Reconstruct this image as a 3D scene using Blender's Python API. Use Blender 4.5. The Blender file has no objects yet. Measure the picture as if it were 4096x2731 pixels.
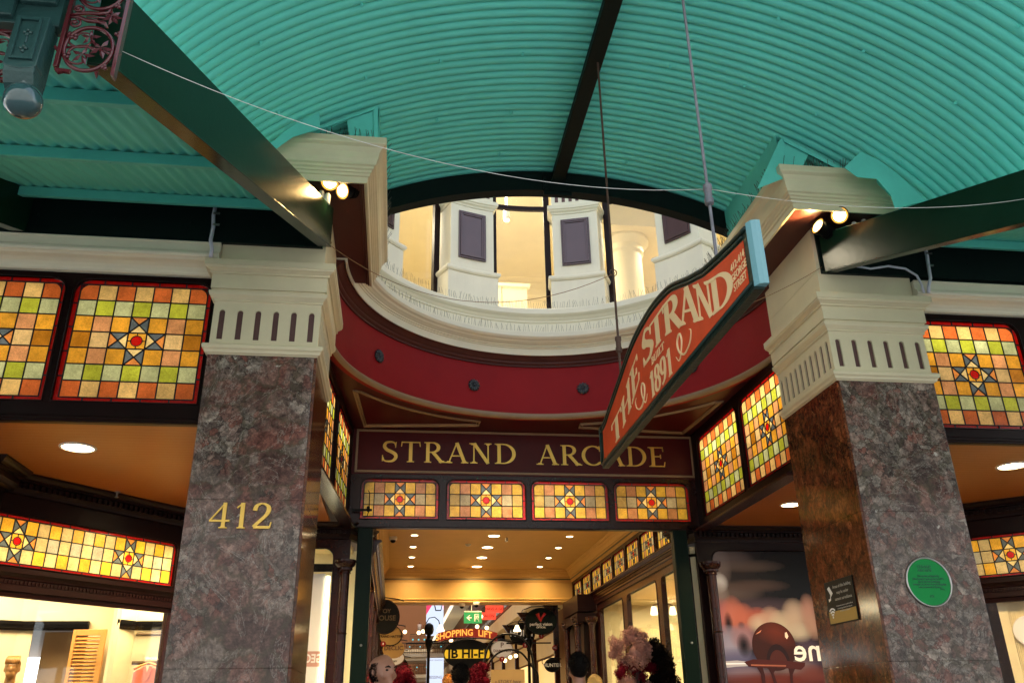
import bpy, bmesh, math, random
from math import sin, cos, pi, radians, sqrt, atan2, hypot
from mathutils import Vector, Matrix
random.seed(7)
scene = bpy.context.scene
col = scene.collection
# ------------------------------------------------------------------ camera
F_PX, PITCH, YAW, ROLL = 3377.62, radians(23.859), radians(7.816), radians(-1.051)
CAM = Vector((0, 0, 1.6))
_f = Vector((sin(YAW)*cos(PITCH), cos(YAW)*cos(PITCH), sin(PITCH)))
_r0 = Vector((cos(YAW), -sin(YAW), 0)); _u0 = _r0.cross(_f)
_r = _r0*cos(ROLL) + _u0*sin(ROLL); _u = -_r0*sin(ROLL) + _u0*cos(ROLL)
cd = bpy.data.cameras.new('camera'); cam = bpy.data.objects.new('camera', cd); col.objects.link(cam)
cd.sensor_width = 36; cd.lens = F_PX/4096*36; cd.clip_end = 800; cd.clip_start = .05
cam.matrix_world = Matrix(((_r.x, _u.x, -_f.x, 0), (_r.y, _u.y, -_f.y, 0), (_r.z, _u.z, -_f.z, 1.6), (0, 0, 0, 1)))
scene.camera = cam
def P(px, py, Y):
    """world point at depth Y seen at this place of the 2352 px wide survey picture (only used to measure)"""
    x, y = px*4096/2352, py*4096/2352
    d = _r*((x-2048)/F_PX) + _u*((1365.5-y)/F_PX) + _f
    return CAM + d*(Y/d.y)
# ------------------------------------------------------------------ materials
def mat(name, base=(.5,.5,.5), rough=.5, metal=0, noise=None, bump=0, bscale=30, spec=.5, coat=0, emit=None, es=0, var=0, vscale=3):
    m = bpy.data.materials.new(name); m.use_nodes = True
    nt = m.node_tree; b = nt.nodes['Principled BSDF']
    b.inputs['Base Color'].default_value = (*base, 1); b.inputs['Roughness'].default_value = rough
    b.inputs['Metallic'].default_value = metal; b.inputs['Specular IOR Level'].default_value = spec
    b.inputs['Coat Weight'].default_value = coat
    if emit: b.inputs['Emission Color'].default_value = (*emit, 1); b.inputs['Emission Strength'].default_value = es
    tc = nt.nodes.new('ShaderNodeTexCoord')
    if var:
        n = nt.nodes.new('ShaderNodeTexNoise'); n.inputs['Scale'].default_value = vscale; n.inputs['Detail'].default_value = 6
        n.inputs['Roughness'].default_value = .65
        nt.links.new(tc.outputs['Object'], n.inputs['Vector'])
        r = nt.nodes.new('ShaderNodeMapRange'); r.inputs['From Min'].default_value = .3; r.inputs['From Max'].default_value = .7
        r.inputs['To Min'].default_value = 1-var; r.inputs['To Max'].default_value = 1+var
        nt.links.new(n.outputs['Fac'], r.inputs['Value'])
        mx = nt.nodes.new('ShaderNodeVectorMath'); mx.operation = 'SCALE'; mx.inputs[0].default_value = base
        nt.links.new(r.outputs[0], mx.inputs['Scale']); nt.links.new(mx.outputs[0], b.inputs['Base Color'])
    if bump:
        n2 = nt.nodes.new('ShaderNodeTexNoise'); n2.inputs['Scale'].default_value = bscale; n2.inputs['Detail'].default_value = 4
        nt.links.new(tc.outputs['Object'], n2.inputs['Vector'])
        bp = nt.nodes.new('ShaderNodeBump'); bp.inputs['Strength'].default_value = bump; bp.inputs['Distance'].default_value = .01
        nt.links.new(n2.outputs['Fac'], bp.inputs['Height']); nt.links.new(bp.outputs[0], b.inputs['Normal'])
    return m
M = {}
M['cream'] = mat('cream_paint', (.66,.59,.40), .5, bump=.12, bscale=25, var=.07, vscale=2)
M['rosette'] = mat('grey_green_metal_rosette', (.035,.042,.048), .4)
M['cream_grey'] = mat('pale_cream_paint', (.74,.70,.54), .55, bump=.12, bscale=25, var=.06, vscale=2)
M['chocolate'] = mat('chocolate_paint', (.075,.020,.016), .42, bump=.1, bscale=30, var=.12, spec=.25)
M['slot'] = mat('mauve_brown_paint', (.10,.045,.042), .6, bump=.2, bscale=40)
M['panelbrown'] = mat('brown_panel_gloss', (.07,.032,.032), .22, coat=.3, var=.1)
M['crimson'] = mat('crimson_paint', (.26,.009,.012), .5, bump=.12, bscale=8, var=.10, vscale=1.5, spec=.15)
M['maroon'] = mat('maroon_paint', (.062,.0045,.005), .4, bump=.1, bscale=10, var=.15, spec=.2)
M['bead'] = mat('tan_bead_paint', (.26,.17,.09), .45, bump=.1)
M['teal'] = mat('turquoise_paint', (.16,.70,.62), .65, var=.08, vscale=.9, spec=.1)
M['teal_dull'] = mat('turquoise_purlin_paint', (.13,.60,.53), .65, bump=.15, bscale=20, var=.08, spec=.2)
M['green_dark'] = mat('dark_green_gloss_paint', (.006,.026,.014), .16, bump=.05, bscale=14, var=.12, spec=.14)
M['green_black'] = mat('black_green_paint', (.003,.009,.008), .5, bump=.2, bscale=20, spec=.15)
M['post_green'] = mat('deep_green_post_paint', (.002,.009,.006), .35, bump=.1, spec=.1)
M['fascia_green'] = mat('bottle_green_gloss_paint', (.024,.066,.064), .28, bump=.3, bscale=45, var=.1, spec=.35)
M['ball'] = mat('polished_green_ball', (.03,.075,.08), .07, bump=.05, coat=.6)
M['lace'] = mat('oxblood_gloss_paint', (.075,.007,.011), .22, bump=.2, bscale=40, coat=.3)
M['mahogany'] = mat('mahogany', (.021,.0042,.0028), .26, bump=.08, bscale=14, var=.35, vscale=5, spec=.3)
M['mahogany_dark'] = mat('dark_mahogany', (.009,.0022,.002), .35, bump=.1, bscale=20, var=.25, spec=.15)
M['gold'] = mat('gold_leaf', (.75,.48,.10), .3, metal=.6, bump=.2, bscale=60)
M['notice_gold'] = mat('notice_gold_foil', (.30,.19,.03), .4, metal=.3)
M['notice_text'] = mat('notice_pale_print', (.38,.37,.35), .5)
M['lead'] = mat('lead_came', (.012,.014,.018), .5, spec=.2)
M['white_enamel'] = mat('white_enamel', (.75,.72,.66), .35)
M['black'] = mat('black_satin', (.004,.0036,.0036), .4, spec=.12)
M['iron'] = mat('rusty_rod', (.07,.035,.022), .7, bump=.5, bscale=60, var=.3, vscale=12)
M['rod_grey'] = mat('grey_rod', (.16,.16,.18), .5, metal=.3, bump=.5, bscale=50, var=.3, vscale=14)
M['wire'] = mat('white_wire', (.75,.75,.72), .5)
M['wire_brown'] = mat('rusty_wire', (.25,.13,.05), .7)
M['conduit'] = mat('grey_conduit', (.62,.62,.72), .45, bump=.4, bscale=50)
M['spike'] = mat('bird_spike_wire', (.07,.06,.05), .4, metal=.4)
M['signface'] = mat('sign_orange_red', (.60,.070,.022), .45, spec=.08, bump=.08, bscale=12, var=.18, vscale=2.5)
M['signletter'] = mat('sign_cream_lettering', (.85,.62,.33), .4)
M['signgreen'] = mat('sign_green_edge', (.010,.026,.020), .35, bump=.25, bscale=30, spec=.25)
M['signblue'] = mat('sign_pale_blue_end', (.15,.34,.38), .4, bump=.2, bscale=40)
M['plaque'] = mat('plaque_green_enamel', (.001,.24,.05), .4, bump=.1, bscale=18, var=.1, spec=.15)
M['plaque_text'] = mat('plaque_lettering', (.012,.11,.05), .35, metal=.5)
M['steel'] = mat('brushed_steel', (.35,.34,.32), .3, metal=.9)
M['plaster'] = mat('warm_plaster', (.56,.34,.10), .55, bump=.06, bscale=12, var=.05)
M['shopwall'] = mat('shop_cream_wall', (.78,.69,.44), .55, var=.03)
M['white'] = mat('white_panel', (.82,.82,.82), .4)
M['floor'] = mat('tiled_floor', (.25,.2,.16), .25, var=.2)
M['paving'] = mat('street_paving', (.215,.215,.213), .7, bump=.3, var=.12)
M['facade'] = mat('upper_facade_render', (.31,.31,.30), .7, var=.1)
M['skin'] = mat('skin', (.30,.135,.08), .45, bump=.05, var=.12, vscale=14)
M['hair'] = mat('dark_hair', (.004,.0028,.0022), .7, spec=.1)
M['greycloth'] = mat('grey_cloth', (.07,.075,.085), .8, bump=.3, bscale=80)
M['redcloth'] = mat('maroon_cloth', (.11,.02,.02), .8, bump=.3, bscale=80)
M['whitecloth'] = mat('white_cloth', (.6,.6,.6), .8)
M['peach'] = mat('peach_cloth', (.80,.20,.11), .8, bump=.4, bscale=40)
M['oak'] = mat('honey_wood', (.62,.30,.07), .4, bump=.1, var=.12, vscale=6)
M['mannequin'] = mat('tan_mannequin', (.36,.18,.05), .3)
M['bronze'] = mat('bronze_rail', (.10,.065,.03), .35, metal=.5)
M['felt'] = mat('brown_screen_cloth', (.33,.21,.09), .7, bump=.2, bscale=60, var=.08)
M['alloy'] = mat('silver_spoon', (.5,.5,.52), .3, metal=.8)
M['flower_pink'] = mat('dried_pink_petals', (.38,.19,.16), .85, var=.35, vscale=9)
M['flower_red'] = mat('crimson_petals', (.12,.0025,.012), .85, spec=.1, var=.35, vscale=9)
M['flower_dark'] = mat('blackish_petals', (.004,.0025,.0025), .9, spec=.05, var=.3, vscale=9)
def emis(name, c, s):
    m = bpy.data.materials.new(name); m.use_nodes = True; nt = m.node_tree; nt.nodes.clear()
    o = nt.nodes.new('ShaderNodeOutputMaterial'); e = nt.nodes.new('ShaderNodeEmission')
    e.inputs[0].default_value = (*c, 1); e.inputs[1].default_value = s; nt.links.new(e.outputs[0], o.inputs[0]); return m
M['lamp'] = emis('downlight_glow', (1, .78, .42), 9)
M['lamp_spot'] = emis('spotlight_glow', (1, .74, .30), 9)
M['lamp_halo'] = emis('amber_glow_halo', (1, .42, .06), .45)
M['globe'] = emis('globe_glow', (1, .70, .32), 1.6)
M['banner_lit'] = emis('backlit_banner', (.72, .80, 1), .28)
M['strip_lit'] = emis('lit_strip', (1, .90, .55), 2.6)
def marble(name, A, B, Cc, seam, vein, scale=1.0, rough=.12, streak=(1,1,1)):
    m = bpy.data.materials.new(name); m.use_nodes = True; nt = m.node_tree; L = nt.links; N = nt.nodes.new
    b = nt.nodes['Principled BSDF']; b.inputs['Roughness'].default_value = rough; b.inputs['Specular IOR Level'].default_value = .3
    tc = N('ShaderNodeTexCoord'); mp = N('ShaderNodeMapping'); mp.inputs['Scale'].default_value = streak; mp.inputs['Rotation'].default_value = (0, .5, 0)
    L.new(tc.outputs['Object'], mp.inputs[0])
    def noise(sc_, det=6, ro=.6, dis=0, src=None):
        n = N('ShaderNodeTexNoise'); n.inputs['Scale'].default_value = sc_*scale; n.inputs['Detail'].default_value = det; n.inputs['Roughness'].default_value = ro; n.inputs['Distortion'].default_value = dis
        L.new(src or mp.outputs[0], n.inputs['Vector']); return n
    def ramp(src, stops, interp='LINEAR'):
        r = N('ShaderNodeValToRGB'); r.color_ramp.interpolation = interp; e = r.color_ramp.elements
        e[0].position = stops[0][0]; e[0].color = (*stops[0][1], 1); e[1].position = stops[-1][0]; e[1].color = (*stops[-1][1], 1)
        for p_, c_ in stops[1:-1]:
            q = e.new(p_); q.color = (*c_, 1)
        L.new(src, r.inputs[0]); return r.outputs[0]
    def mix(f, a, bb, mode='MIX'):
        x = N('ShaderNodeMix'); x.data_type = 'RGBA'; x.blend_type = mode
        if isinstance(f, float): x.inputs[0].default_value = f
        else: L.new(f, x.inputs[0])
        L.new(a, x.inputs[6])
        if isinstance(bb, tuple): x.inputs[7].default_value = (*bb, 1)
        else: L.new(bb, x.inputs[7])
        return x.outputs[2]
    def mul(a, c):
        x = N('ShaderNodeMath'); x.operation = 'MULTIPLY'; L.new(a, x.inputs[0])
        if isinstance(c, float): x.inputs[1].default_value = c
        else: L.new(c, x.inputs[1])
        return x.outputs[0]
    wn = noise(2.5, 8, .65); wv = N('ShaderNodeVectorMath'); wv.operation = 'MULTIPLY_ADD'; wv.inputs[1].default_value = (.42, .42, .42)
    L.new(wn.outputs['Color'], wv.inputs[0]); L.new(mp.outputs[0], wv.inputs[2]); W = wv.outputs[0]
    def vor(sc_, feat='F1'):
        v = N('ShaderNodeTexVoronoi'); v.feature = feat; v.inputs['Scale'].default_value = sc_*scale; L.new(W, v.inputs['Vector']); return v
    big = vor(3.2); small = vor(13); sx = N('ShaderNodeSeparateColor'); L.new(big.outputs['Color'], sx.inputs[0]); sy = N('ShaderNodeSeparateColor'); L.new(small.outputs['Color'], sy.inputs[0])
    k1 = ramp(sx.outputs[0], [(0, A), (.3, B), (.55, Cc), (.75, B), (1, A)]); k2 = ramp(sy.outputs[0], [(0, A), (.35, Cc), (.6, B), (1, tuple(x*1.5 for x in Cc))])
    zone = ramp(noise(1.5, 4, .55, .8).outputs['Fac'], [(.44, (0,0,0)), (.56, (1,1,1))]); k = mix(zone, k1, k2)
    fine = ramp(noise(26, 8, .75, .6).outputs['Fac'], [(.34, (.45,.45,.45)), (.5, (1,1,1)), (.66, (1.7,1.65,1.6))]); k = mix(1.0, k, fine, 'MULTIPLY')
    med = ramp(noise(7, 7, .7, 1.2).outputs['Fac'], [(.36, (.6,.58,.6)), (.6, (1.35,1.3,1.28))]); k = mix(1.0, k, med, 'MULTIPLY')
    e1 = ramp(vor(3.2, 'DISTANCE_TO_EDGE').outputs['Distance'], [(0, (1,1,1)), (.07, (0,0,0))]); k = mix(mul(e1, .75), k, seam)
    e2 = ramp(vor(13, 'DISTANCE_TO_EDGE').outputs['Distance'], [(0, (1,1,1)), (.07, (0,0,0))]); k = mix(mul(mul(e2, zone), .8), k, tuple(x*.3 for x in A))
    vn = noise(2.1, 9, .7, 2.2).outputs['Fac']; line = ramp(vn, [(.493, (0,0,0)), (.5, (1,1,1)), (.507, (0,0,0))]); k = mix(mul(line, .55), k, vein)
    vn2 = noise(4.5, 9, .72, 1.5).outputs['Fac']; line2 = ramp(vn2, [(.485, (0,0,0)), (.5, (1,1,1)), (.515, (0,0,0))]); k = mix(mul(line2, .5), k, tuple(x*.3 for x in A))
    sp = ramp(noise(9, 5, .6, .5).outputs['Fac'], [(.70, (0,0,0)), (.725, (1,1,1))]); k = mix(mul(sp, .8), k, vein)
    L.new(k, b.inputs['Base Color']); return m
M['marble'] = marble('mauve_breccia_marble', (.080,.055,.048), (.150,.062,.048), (.165,.142,.120), (.080,.064,.042), (.55,.50,.43), .92, .16)
M['marble_warm_lit'] = marble('warm_lit_marble', (.055,.016,.007), (.105,.028,.011), (.15,.052,.020), (.05,.022,.010), (.36,.17,.07), 1.0, .13, (1,1,.8))  # warm light reflected on the inner sides is put into this marble's colour
def soffit_mat():
    m = mat('tongue_and_groove_soffit', (.34,.105,.016), .35); nt = m.node_tree; b = nt.nodes['Principled BSDF']
    tc = nt.nodes.new('ShaderNodeTexCoord'); s = nt.nodes.new('ShaderNodeSeparateXYZ'); nt.links.new(tc.outputs['Object'], s.inputs[0])
    a = nt.nodes.new('ShaderNodeMath'); a.operation = 'MULTIPLY'; a.inputs[1].default_value = 1/.085
    f = nt.nodes.new('ShaderNodeMath'); f.operation = 'FRACT'; nt.links.new(s.outputs[1], a.inputs[0]); nt.links.new(a.outputs[0], f.inputs[0])
    r = nt.nodes.new('ShaderNodeValToRGB'); r.color_ramp.elements[0].position = 0; r.color_ramp.elements[0].color = (0,0,0,1); r.color_ramp.elements[1].position = .06; r.color_ramp.elements[1].color = (1,1,1,1)
    nt.links.new(f.outputs[0], r.inputs[0]); bp = nt.nodes.new('ShaderNodeBump'); bp.inputs['Distance'].default_value = .006; bp.inputs['Strength'].default_value = .8
    nt.links.new(r.outputs[0], bp.inputs['Height']); nt.links.new(bp.outputs[0], b.inputs['Normal']); return m
M['soffit'] = soffit_mat()
def glass_stained(name, trans=.92, emit=0.0, rough=.12):
    m = bpy.data.materials.new(name); m.use_nodes = True; nt = m.node_tree; nt.nodes.clear(); N = nt.nodes.new; L = nt.links
    o = N('ShaderNodeOutputMaterial'); at = N('ShaderNodeAttribute'); at.attribute_name = 'Col'
    tc = N('ShaderNodeTexCoord'); n = N('ShaderNodeTexNoise'); n.inputs['Scale'].default_value = 9; n.inputs['Detail'].default_value = 5
    n2 = N('ShaderNodeTexNoise'); n2.inputs['Scale'].default_value = 55; n2.inputs['Detail'].default_value = 3; n2.inputs['Distortion'].default_value = 1.5
    L.new(tc.outputs['Object'], n.inputs['Vector']); L.new(tc.outputs['Object'], n2.inputs['Vector'])
    ad = N('ShaderNodeMath'); ad.operation = 'ADD'; L.new(n.outputs['Fac'], ad.inputs[0]); L.new(n2.outputs['Fac'], ad.inputs[1])
    r = N('ShaderNodeMapRange'); r.inputs['From Min'].default_value = .75; r.inputs['From Max'].default_value = 1.25; r.inputs['To Min'].default_value = .72; r.inputs['To Max'].default_value = 1.25
    L.new(ad.outputs[0], r.inputs['Value'])
    sc = N('ShaderNodeVectorMath'); sc.operation = 'SCALE'; L.new(at.outputs['Color'], sc.inputs[0]); L.new(r.outputs[0], sc.inputs['Scale'])
    tr = N('ShaderNodeBsdfTranslucent'); L.new(sc.outputs[0], tr.inputs[0])
    df = N('ShaderNodeBsdfDiffuse'); L.new(sc.outputs[0], df.inputs[0])
    m0 = N('ShaderNodeMixShader'); m0.inputs[0].default_value = .25; L.new(tr.outputs[0], m0.inputs[1]); L.new(df.outputs[0], m0.inputs[2])
    gl = N('ShaderNodeBsdfGlossy'); gl.inputs['Roughness'].default_value = rough
    bp = N('ShaderNodeBump'); bp.inputs['Strength'].default_value = .5; bp.inputs['Distance'].default_value = .004; L.new(n2.outputs['Fac'], bp.inputs['Height']); L.new(bp.outputs[0], gl.inputs['Normal'])
    mx = N('ShaderNodeMixShader'); mx.inputs[0].default_value = .06; L.new(m0.outputs[0], mx.inputs[1]); L.new(gl.outputs[0], mx.inputs[2])
    L.new(mx.outputs[0], o.inputs[0]); return m
M['stained'] = glass_stained('stained_glass')
def clear_glass():
    m = bpy.data.materials.new('clear_glass'); m.use_nodes = True; nt = m.node_tree; nt.nodes.clear(); N = nt.nodes.new; L = nt.links
    o = N('ShaderNodeOutputMaterial'); t = N('ShaderNodeBsdfTransparent'); g = N('ShaderNodeBsdfGlossy'); g.inputs['Roughness'].default_value = .02
    lw = N('ShaderNodeLayerWeight'); lw.inputs[0].default_value = .5; pw = N('ShaderNodeMath'); pw.operation = 'POWER'; pw.inputs[1].default_value = 4; L.new(lw.outputs['Facing'], pw.inputs[0]); fr = N('ShaderNodeMath'); fr.operation = 'MULTIPLY_ADD'; fr.inputs[1].default_value = .5; fr.inputs[2].default_value = .03; L.new(pw.outputs[0], fr.inputs[0]); x = N('ShaderNodeMixShader'); L.new(fr.outputs[0], x.inputs[0]); L.new(t.outputs[0], x.inputs[1]); L.new(g.outputs[0], x.inputs[2]); L.new(x.outputs[0], o.inputs[0]); return m
M['glass'] = clear_glass()
def color_mat():
    m = bpy.data.materials.new('printed_colours'); m.use_nodes = True; nt = m.node_tree; b = nt.nodes['Principled BSDF']
    at = nt.nodes.new('ShaderNodeAttribute'); at.attribute_name = 'Col'; nt.links.new(at.outputs['Color'], b.inputs['Base Color']); b.inputs['Roughness'].default_value = .35; return m
M['printed'] = color_mat()
# ------------------------------------------------------------------ mesh helpers
class MB:
    def __init__(s): s.v = []; s.f = []; s.m = []; s.c = []; s.T = None
    def add(s, vs, fs, m=0, c=None):
        k = len(s.v)
        s.v += [tuple(s.T @ Vector(q)) for q in vs] if s.T else [tuple(q) for q in vs]
        for f in fs: s.f.append([i+k for i in f]); s.m.append(m); s.c.append(c)
        return s
    def box(s, x0, x1, y0, y1, z0, z1, m=0, c=None):
        return s.add([(x0,y0,z0),(x1,y0,z0),(x1,y1,z0),(x0,y1,z0),(x0,y0,z1),(x1,y0,z1),(x1,y1,z1),(x0,y1,z1)],
              [(0,3,2,1),(4,5,6,7),(0,1,5,4),(1,2,6,5),(2,3,7,6),(3,0,4,7)], m, c)
    def quad(s, a, b, c_, d, m=0, c=None): return s.add([a,b,c_,d], [(0,1,2,3)], m, c)
    def prism(s, poly, a, b, axis='y', m=0, c=None):
        n = len(poly)
        g = {'y': lambda p, t: (p[0], t, p[1]), 'z': lambda p, t: (p[0], p[1], t), 'x': lambda p, t: (t, p[0], p[1])}[axis]
        vs = [g(p, a) for p in poly] + [g(p, b) for p in poly]
        fs = [tuple(range(n)), tuple(range(2*n-1, n-1, -1))] + [(i, i+n, (i+1) % n+n, (i+1) % n) for i in range(n)]
        return s.add(vs, fs, m, c)
    def tube(s, pts, r, n=8, m=0, closed=False, c=None):
        pts = [Vector(p) for p in pts]; rs = r if isinstance(r, (list, tuple)) else [r]*len(pts); N = len(pts)
        vs = []; prev = None
        for i, p in enumerate(pts):
            a = pts[(i-1) % N] if (closed or i > 0) else p; b = pts[(i+1) % N] if (closed or i < N-1) else p
            t = (b-a).normalized() if (b-a).length > 1e-9 else Vector((0,0,1))
            if prev is None: nn = t.orthogonal().normalized()
            else:
                nn = prev - t*prev.dot(t); nn = nn.normalized() if nn.length > 1e-6 else t.orthogonal().normalized()
            prev = nn; bb = t.cross(nn)
            for k in range(n):
                an = 2*pi*k/n; vs.append(p + (nn*cos(an)+bb*sin(an))*rs[i])
        fs = []
        for i in range(N if closed else N-1):
            j = (i+1) % N
            for k in range(n): fs.append((i*n+k, i*n+(k+1) % n, j*n+(k+1) % n, j*n+k))
        if not closed: fs += [tuple(range(n-1, -1, -1)), tuple(range((N-1)*n, N*n))]
        return s.add(vs, fs, m, c)
    def lathe(s, prof, ctr=(0,0,0), n=20, axis='z', m=0, c=None):
        vs = []; N = len(prof)
        for r, h in prof:
            for k in range(n):
                a = 2*pi*k/n; p = (r*cos(a), r*sin(a), h)
                if axis == 'y': p = (p[0], p[2], p[1])
                if axis == 'x': p = (p[2], p[0], p[1])
                vs.append((p[0]+ctr[0], p[1]+ctr[1], p[2]+ctr[2]))
        fs = [(i*n+k, i*n+(k+1) % n, (i+1)*n+(k+1) % n, (i+1)*n+k) for i in range(N-1) for k in range(n)]
        fs += [tuple(range(n)), tuple(range((N-1)*n, N*n))]
        return s.add(vs, fs, m, c)
    def ball(s, ctr, r, n=16, m=0, c=None, sc=(1,1,1)):
        k = n//2; vs = []; fs = []
        for i in range(1, k):
            a = pi*i/k
            for j in range(n): b = 2*pi*j/n; vs.append((ctr[0]+r*sc[0]*sin(a)*cos(b), ctr[1]+r*sc[1]*sin(a)*sin(b), ctr[2]+r*sc[2]*cos(a)))
        for i in range(k-2):
            for j in range(n): fs.append((i*n+j, (i+1)*n+j, (i+1)*n+(j+1) % n, i*n+(j+1) % n))
        t = len(vs); vs.append((ctr[0], ctr[1], ctr[2]+r*sc[2])); vs.append((ctr[0], ctr[1], ctr[2]-r*sc[2]))
        for j in range(n): fs.append((t, j, (j+1) % n)); fs.append((t+1, (k-2)*n+(j+1) % n, (k-2)*n+j))
        return s.add(vs, fs, m, c)
    def sweep(s, prof, path, closed_prof=True, side=1, m=0, mfun=None, c=None):
        """profile [(offset, z)] mitred along an open xy path; offset is to the right of travel when side=1"""
        n = len(path); vs = []
        for i, p in enumerate(path):
            def nrm(a, b):
                d = Vector((b[0]-a[0], b[1]-a[1])); d.normalize(); return Vector((d.y, -d.x))*side
            if i == 0: o = nrm(path[0], path[1])
            elif i == n-1: o = nrm(path[-2], path[-1])
            else:
                a = nrm(path[i-1], p); b = nrm(p, path[i+1]); o = (a+b)/(1+a.dot(b))
            for q in prof: vs.append((p[0]+o.x*q[0], p[1]+o.y*q[0], q[1]))
        k = len(prof)
        for i in range(n-1):
            for j in range(k if closed_prof else k-1):
                jj = (j+1) % k
                s.add([], []); s.f.append([len(s.v)+t for t in (i*k+j, i*k+jj, (i+1)*k+jj, (i+1)*k+j)]); s.m.append(mfun(j) if mfun else m); s.c.append(c)
        base = len(s.v)
        if closed_prof:
            s.f.append([base+j for j in range(k)]); s.m.append(m); s.c.append(c)
            s.f.append([base+(n-1)*k+j for j in range(k-1, -1, -1)]); s.m.append(m); s.c.append(c)
        s.v += [tuple(s.T @ Vector(q)) for q in vs] if s.T else vs
        return s
    def build(s, name, mats, parent=None, smooth=False, bevel=0, recalc=True, auto=None):
        me = bpy.data.meshes.new(name); me.from_pydata(s.v, [], s.f); 
        if not isinstance(mats, (list, tuple)): mats = [mats]
        for mm in mats: me.materials.append(M[mm] if isinstance(mm, str) else mm)
        for p, i in zip(me.polygons, s.m): p.material_index = i
        if any(c is not None for c in s.c):
            at = me.color_attributes.new('Col', 'FLOAT_COLOR', 'CORNER')
            for p, c in zip(me.polygons, s.c):
                for li in p.loop_indices: at.data[li].color = (*(c or (0.5,0.5,0.5)), 1)
        me.validate(); 
        if recalc:
            bm = bmesh.new(); bm.from_mesh(me); bmesh.ops.recalc_face_normals(bm, faces=bm.faces); bm.to_mesh(me); bm.free()
        if smooth:
            me.polygons.foreach_set('use_smooth', [True]*len(me.polygons))
            if auto is not None: me.set_sharp_from_angle(angle=radians(auto))
        me.update()
        o = bpy.data.objects.new(name, me); col.objects.link(o)
        if parent: o.parent = parent
        if bevel:
            b = o.modifiers.new('bevel', 'BEVEL'); b.width = bevel; b.segments = 2; b.limit_method = 'ANGLE'; b.angle_limit = radians(40)
        return o
def tag(o, label=None, cat=None, group=None, kind=None):
    if label: o['label'] = label
    if cat: o['category'] = cat
    if group: o['group'] = group
    if kind: o['kind'] = kind
    return o
def thing(name, label, cat, loc=(0,0,0), rz=0, group=None):
    o = bpy.data.objects.new(name, None); col.objects.link(o); o.location = loc; o.rotation_euler = (0,0,rz); o.empty_display_size = .2
    return tag(o, label, cat, group)
def struct(name, mb, m, **k): return tag(mb.build(name, m, **k), kind='structure')
def arc(cx, cy, r, a0, a1, n):   # angles from +y axis, clockwise (towards +x), degrees
    return [(cx+r*sin(radians(a0+(a1-a0)*i/n)), cy+r*cos(radians(a0+(a1-a0)*i/n))) for i in range(n+1)]
def rrect(x0, x1, z0, z1, r, n=6, bottom=False):
    """rounded top corners (and bottom ones if asked); returns outline and matching square outline"""
    a = []; b = []
    cs = [((x1-r, z1-r), 90, 0, (x1, z1)), ((x0+r, z1-r), 180, 90, (x0, z1))]
    a.append((x1, z0)); b.append((x1, z0))
    for i in range(n+1):
        t = radians(0+90*i/n); a.append((x1-r+r*cos(t), z1-r+r*sin(t))); b.append((x1, z1))
    for i in range(n+1):
        t = radians(90+90*i/n); a.append((x0+r+r*cos(t), z1-r+r*sin(t))); b.append((x0, z1))
    a.append((x0, z0)); b.append((x0, z0))
    return a, b
def lamp(name, kind, loc, energy, color, size=.1, rot=None, spot=None, size_y=None):
    l = bpy.data.lights.new(name, kind); l.energy = energy; l.color = color
    if kind == 'AREA':
        l.size = size
        if size_y: l.shape = 'RECTANGLE'; l.size_y = size_y
    elif kind in ('POINT', 'SPOT'): l.shadow_soft_size = size
    if kind == 'SPOT': l.spot_size = spot or radians(120); l.spot_blend = .6
    o = bpy.data.objects.new(name, l); col.objects.link(o); o.location = loc
    if rot: o.rotation_euler = rot
    return o
# ------------------------------------------------------------------ serif lettering
def spl(pts, n=6):
    out = []
    for i in range(len(pts)-1):
        p0 = pts[max(i-1, 0)]; p1 = pts[i]; p2 = pts[i+1]; p3 = pts[min(i+2, len(pts)-1)]
        for k in range(n):
            t = k/n
            out.append(tuple(.5*(2*p1[d]+(p2[d]-p0[d])*t+(2*p0[d]-5*p1[d]+4*p2[d]-p3[d])*t*t+(3*p1[d]-p0[d]-3*p2[d]+p3[d])*t**3) for d in (0, 1)))
    return out+[pts[-1]]
def ell(cx, cy, rx, ry, a0, a1, n=14): return [(cx+rx*cos(radians(a0+(a1-a0)*i/n)), cy+ry*sin(radians(a0+(a1-a0)*i/n))) for i in range(n+1)]
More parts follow.
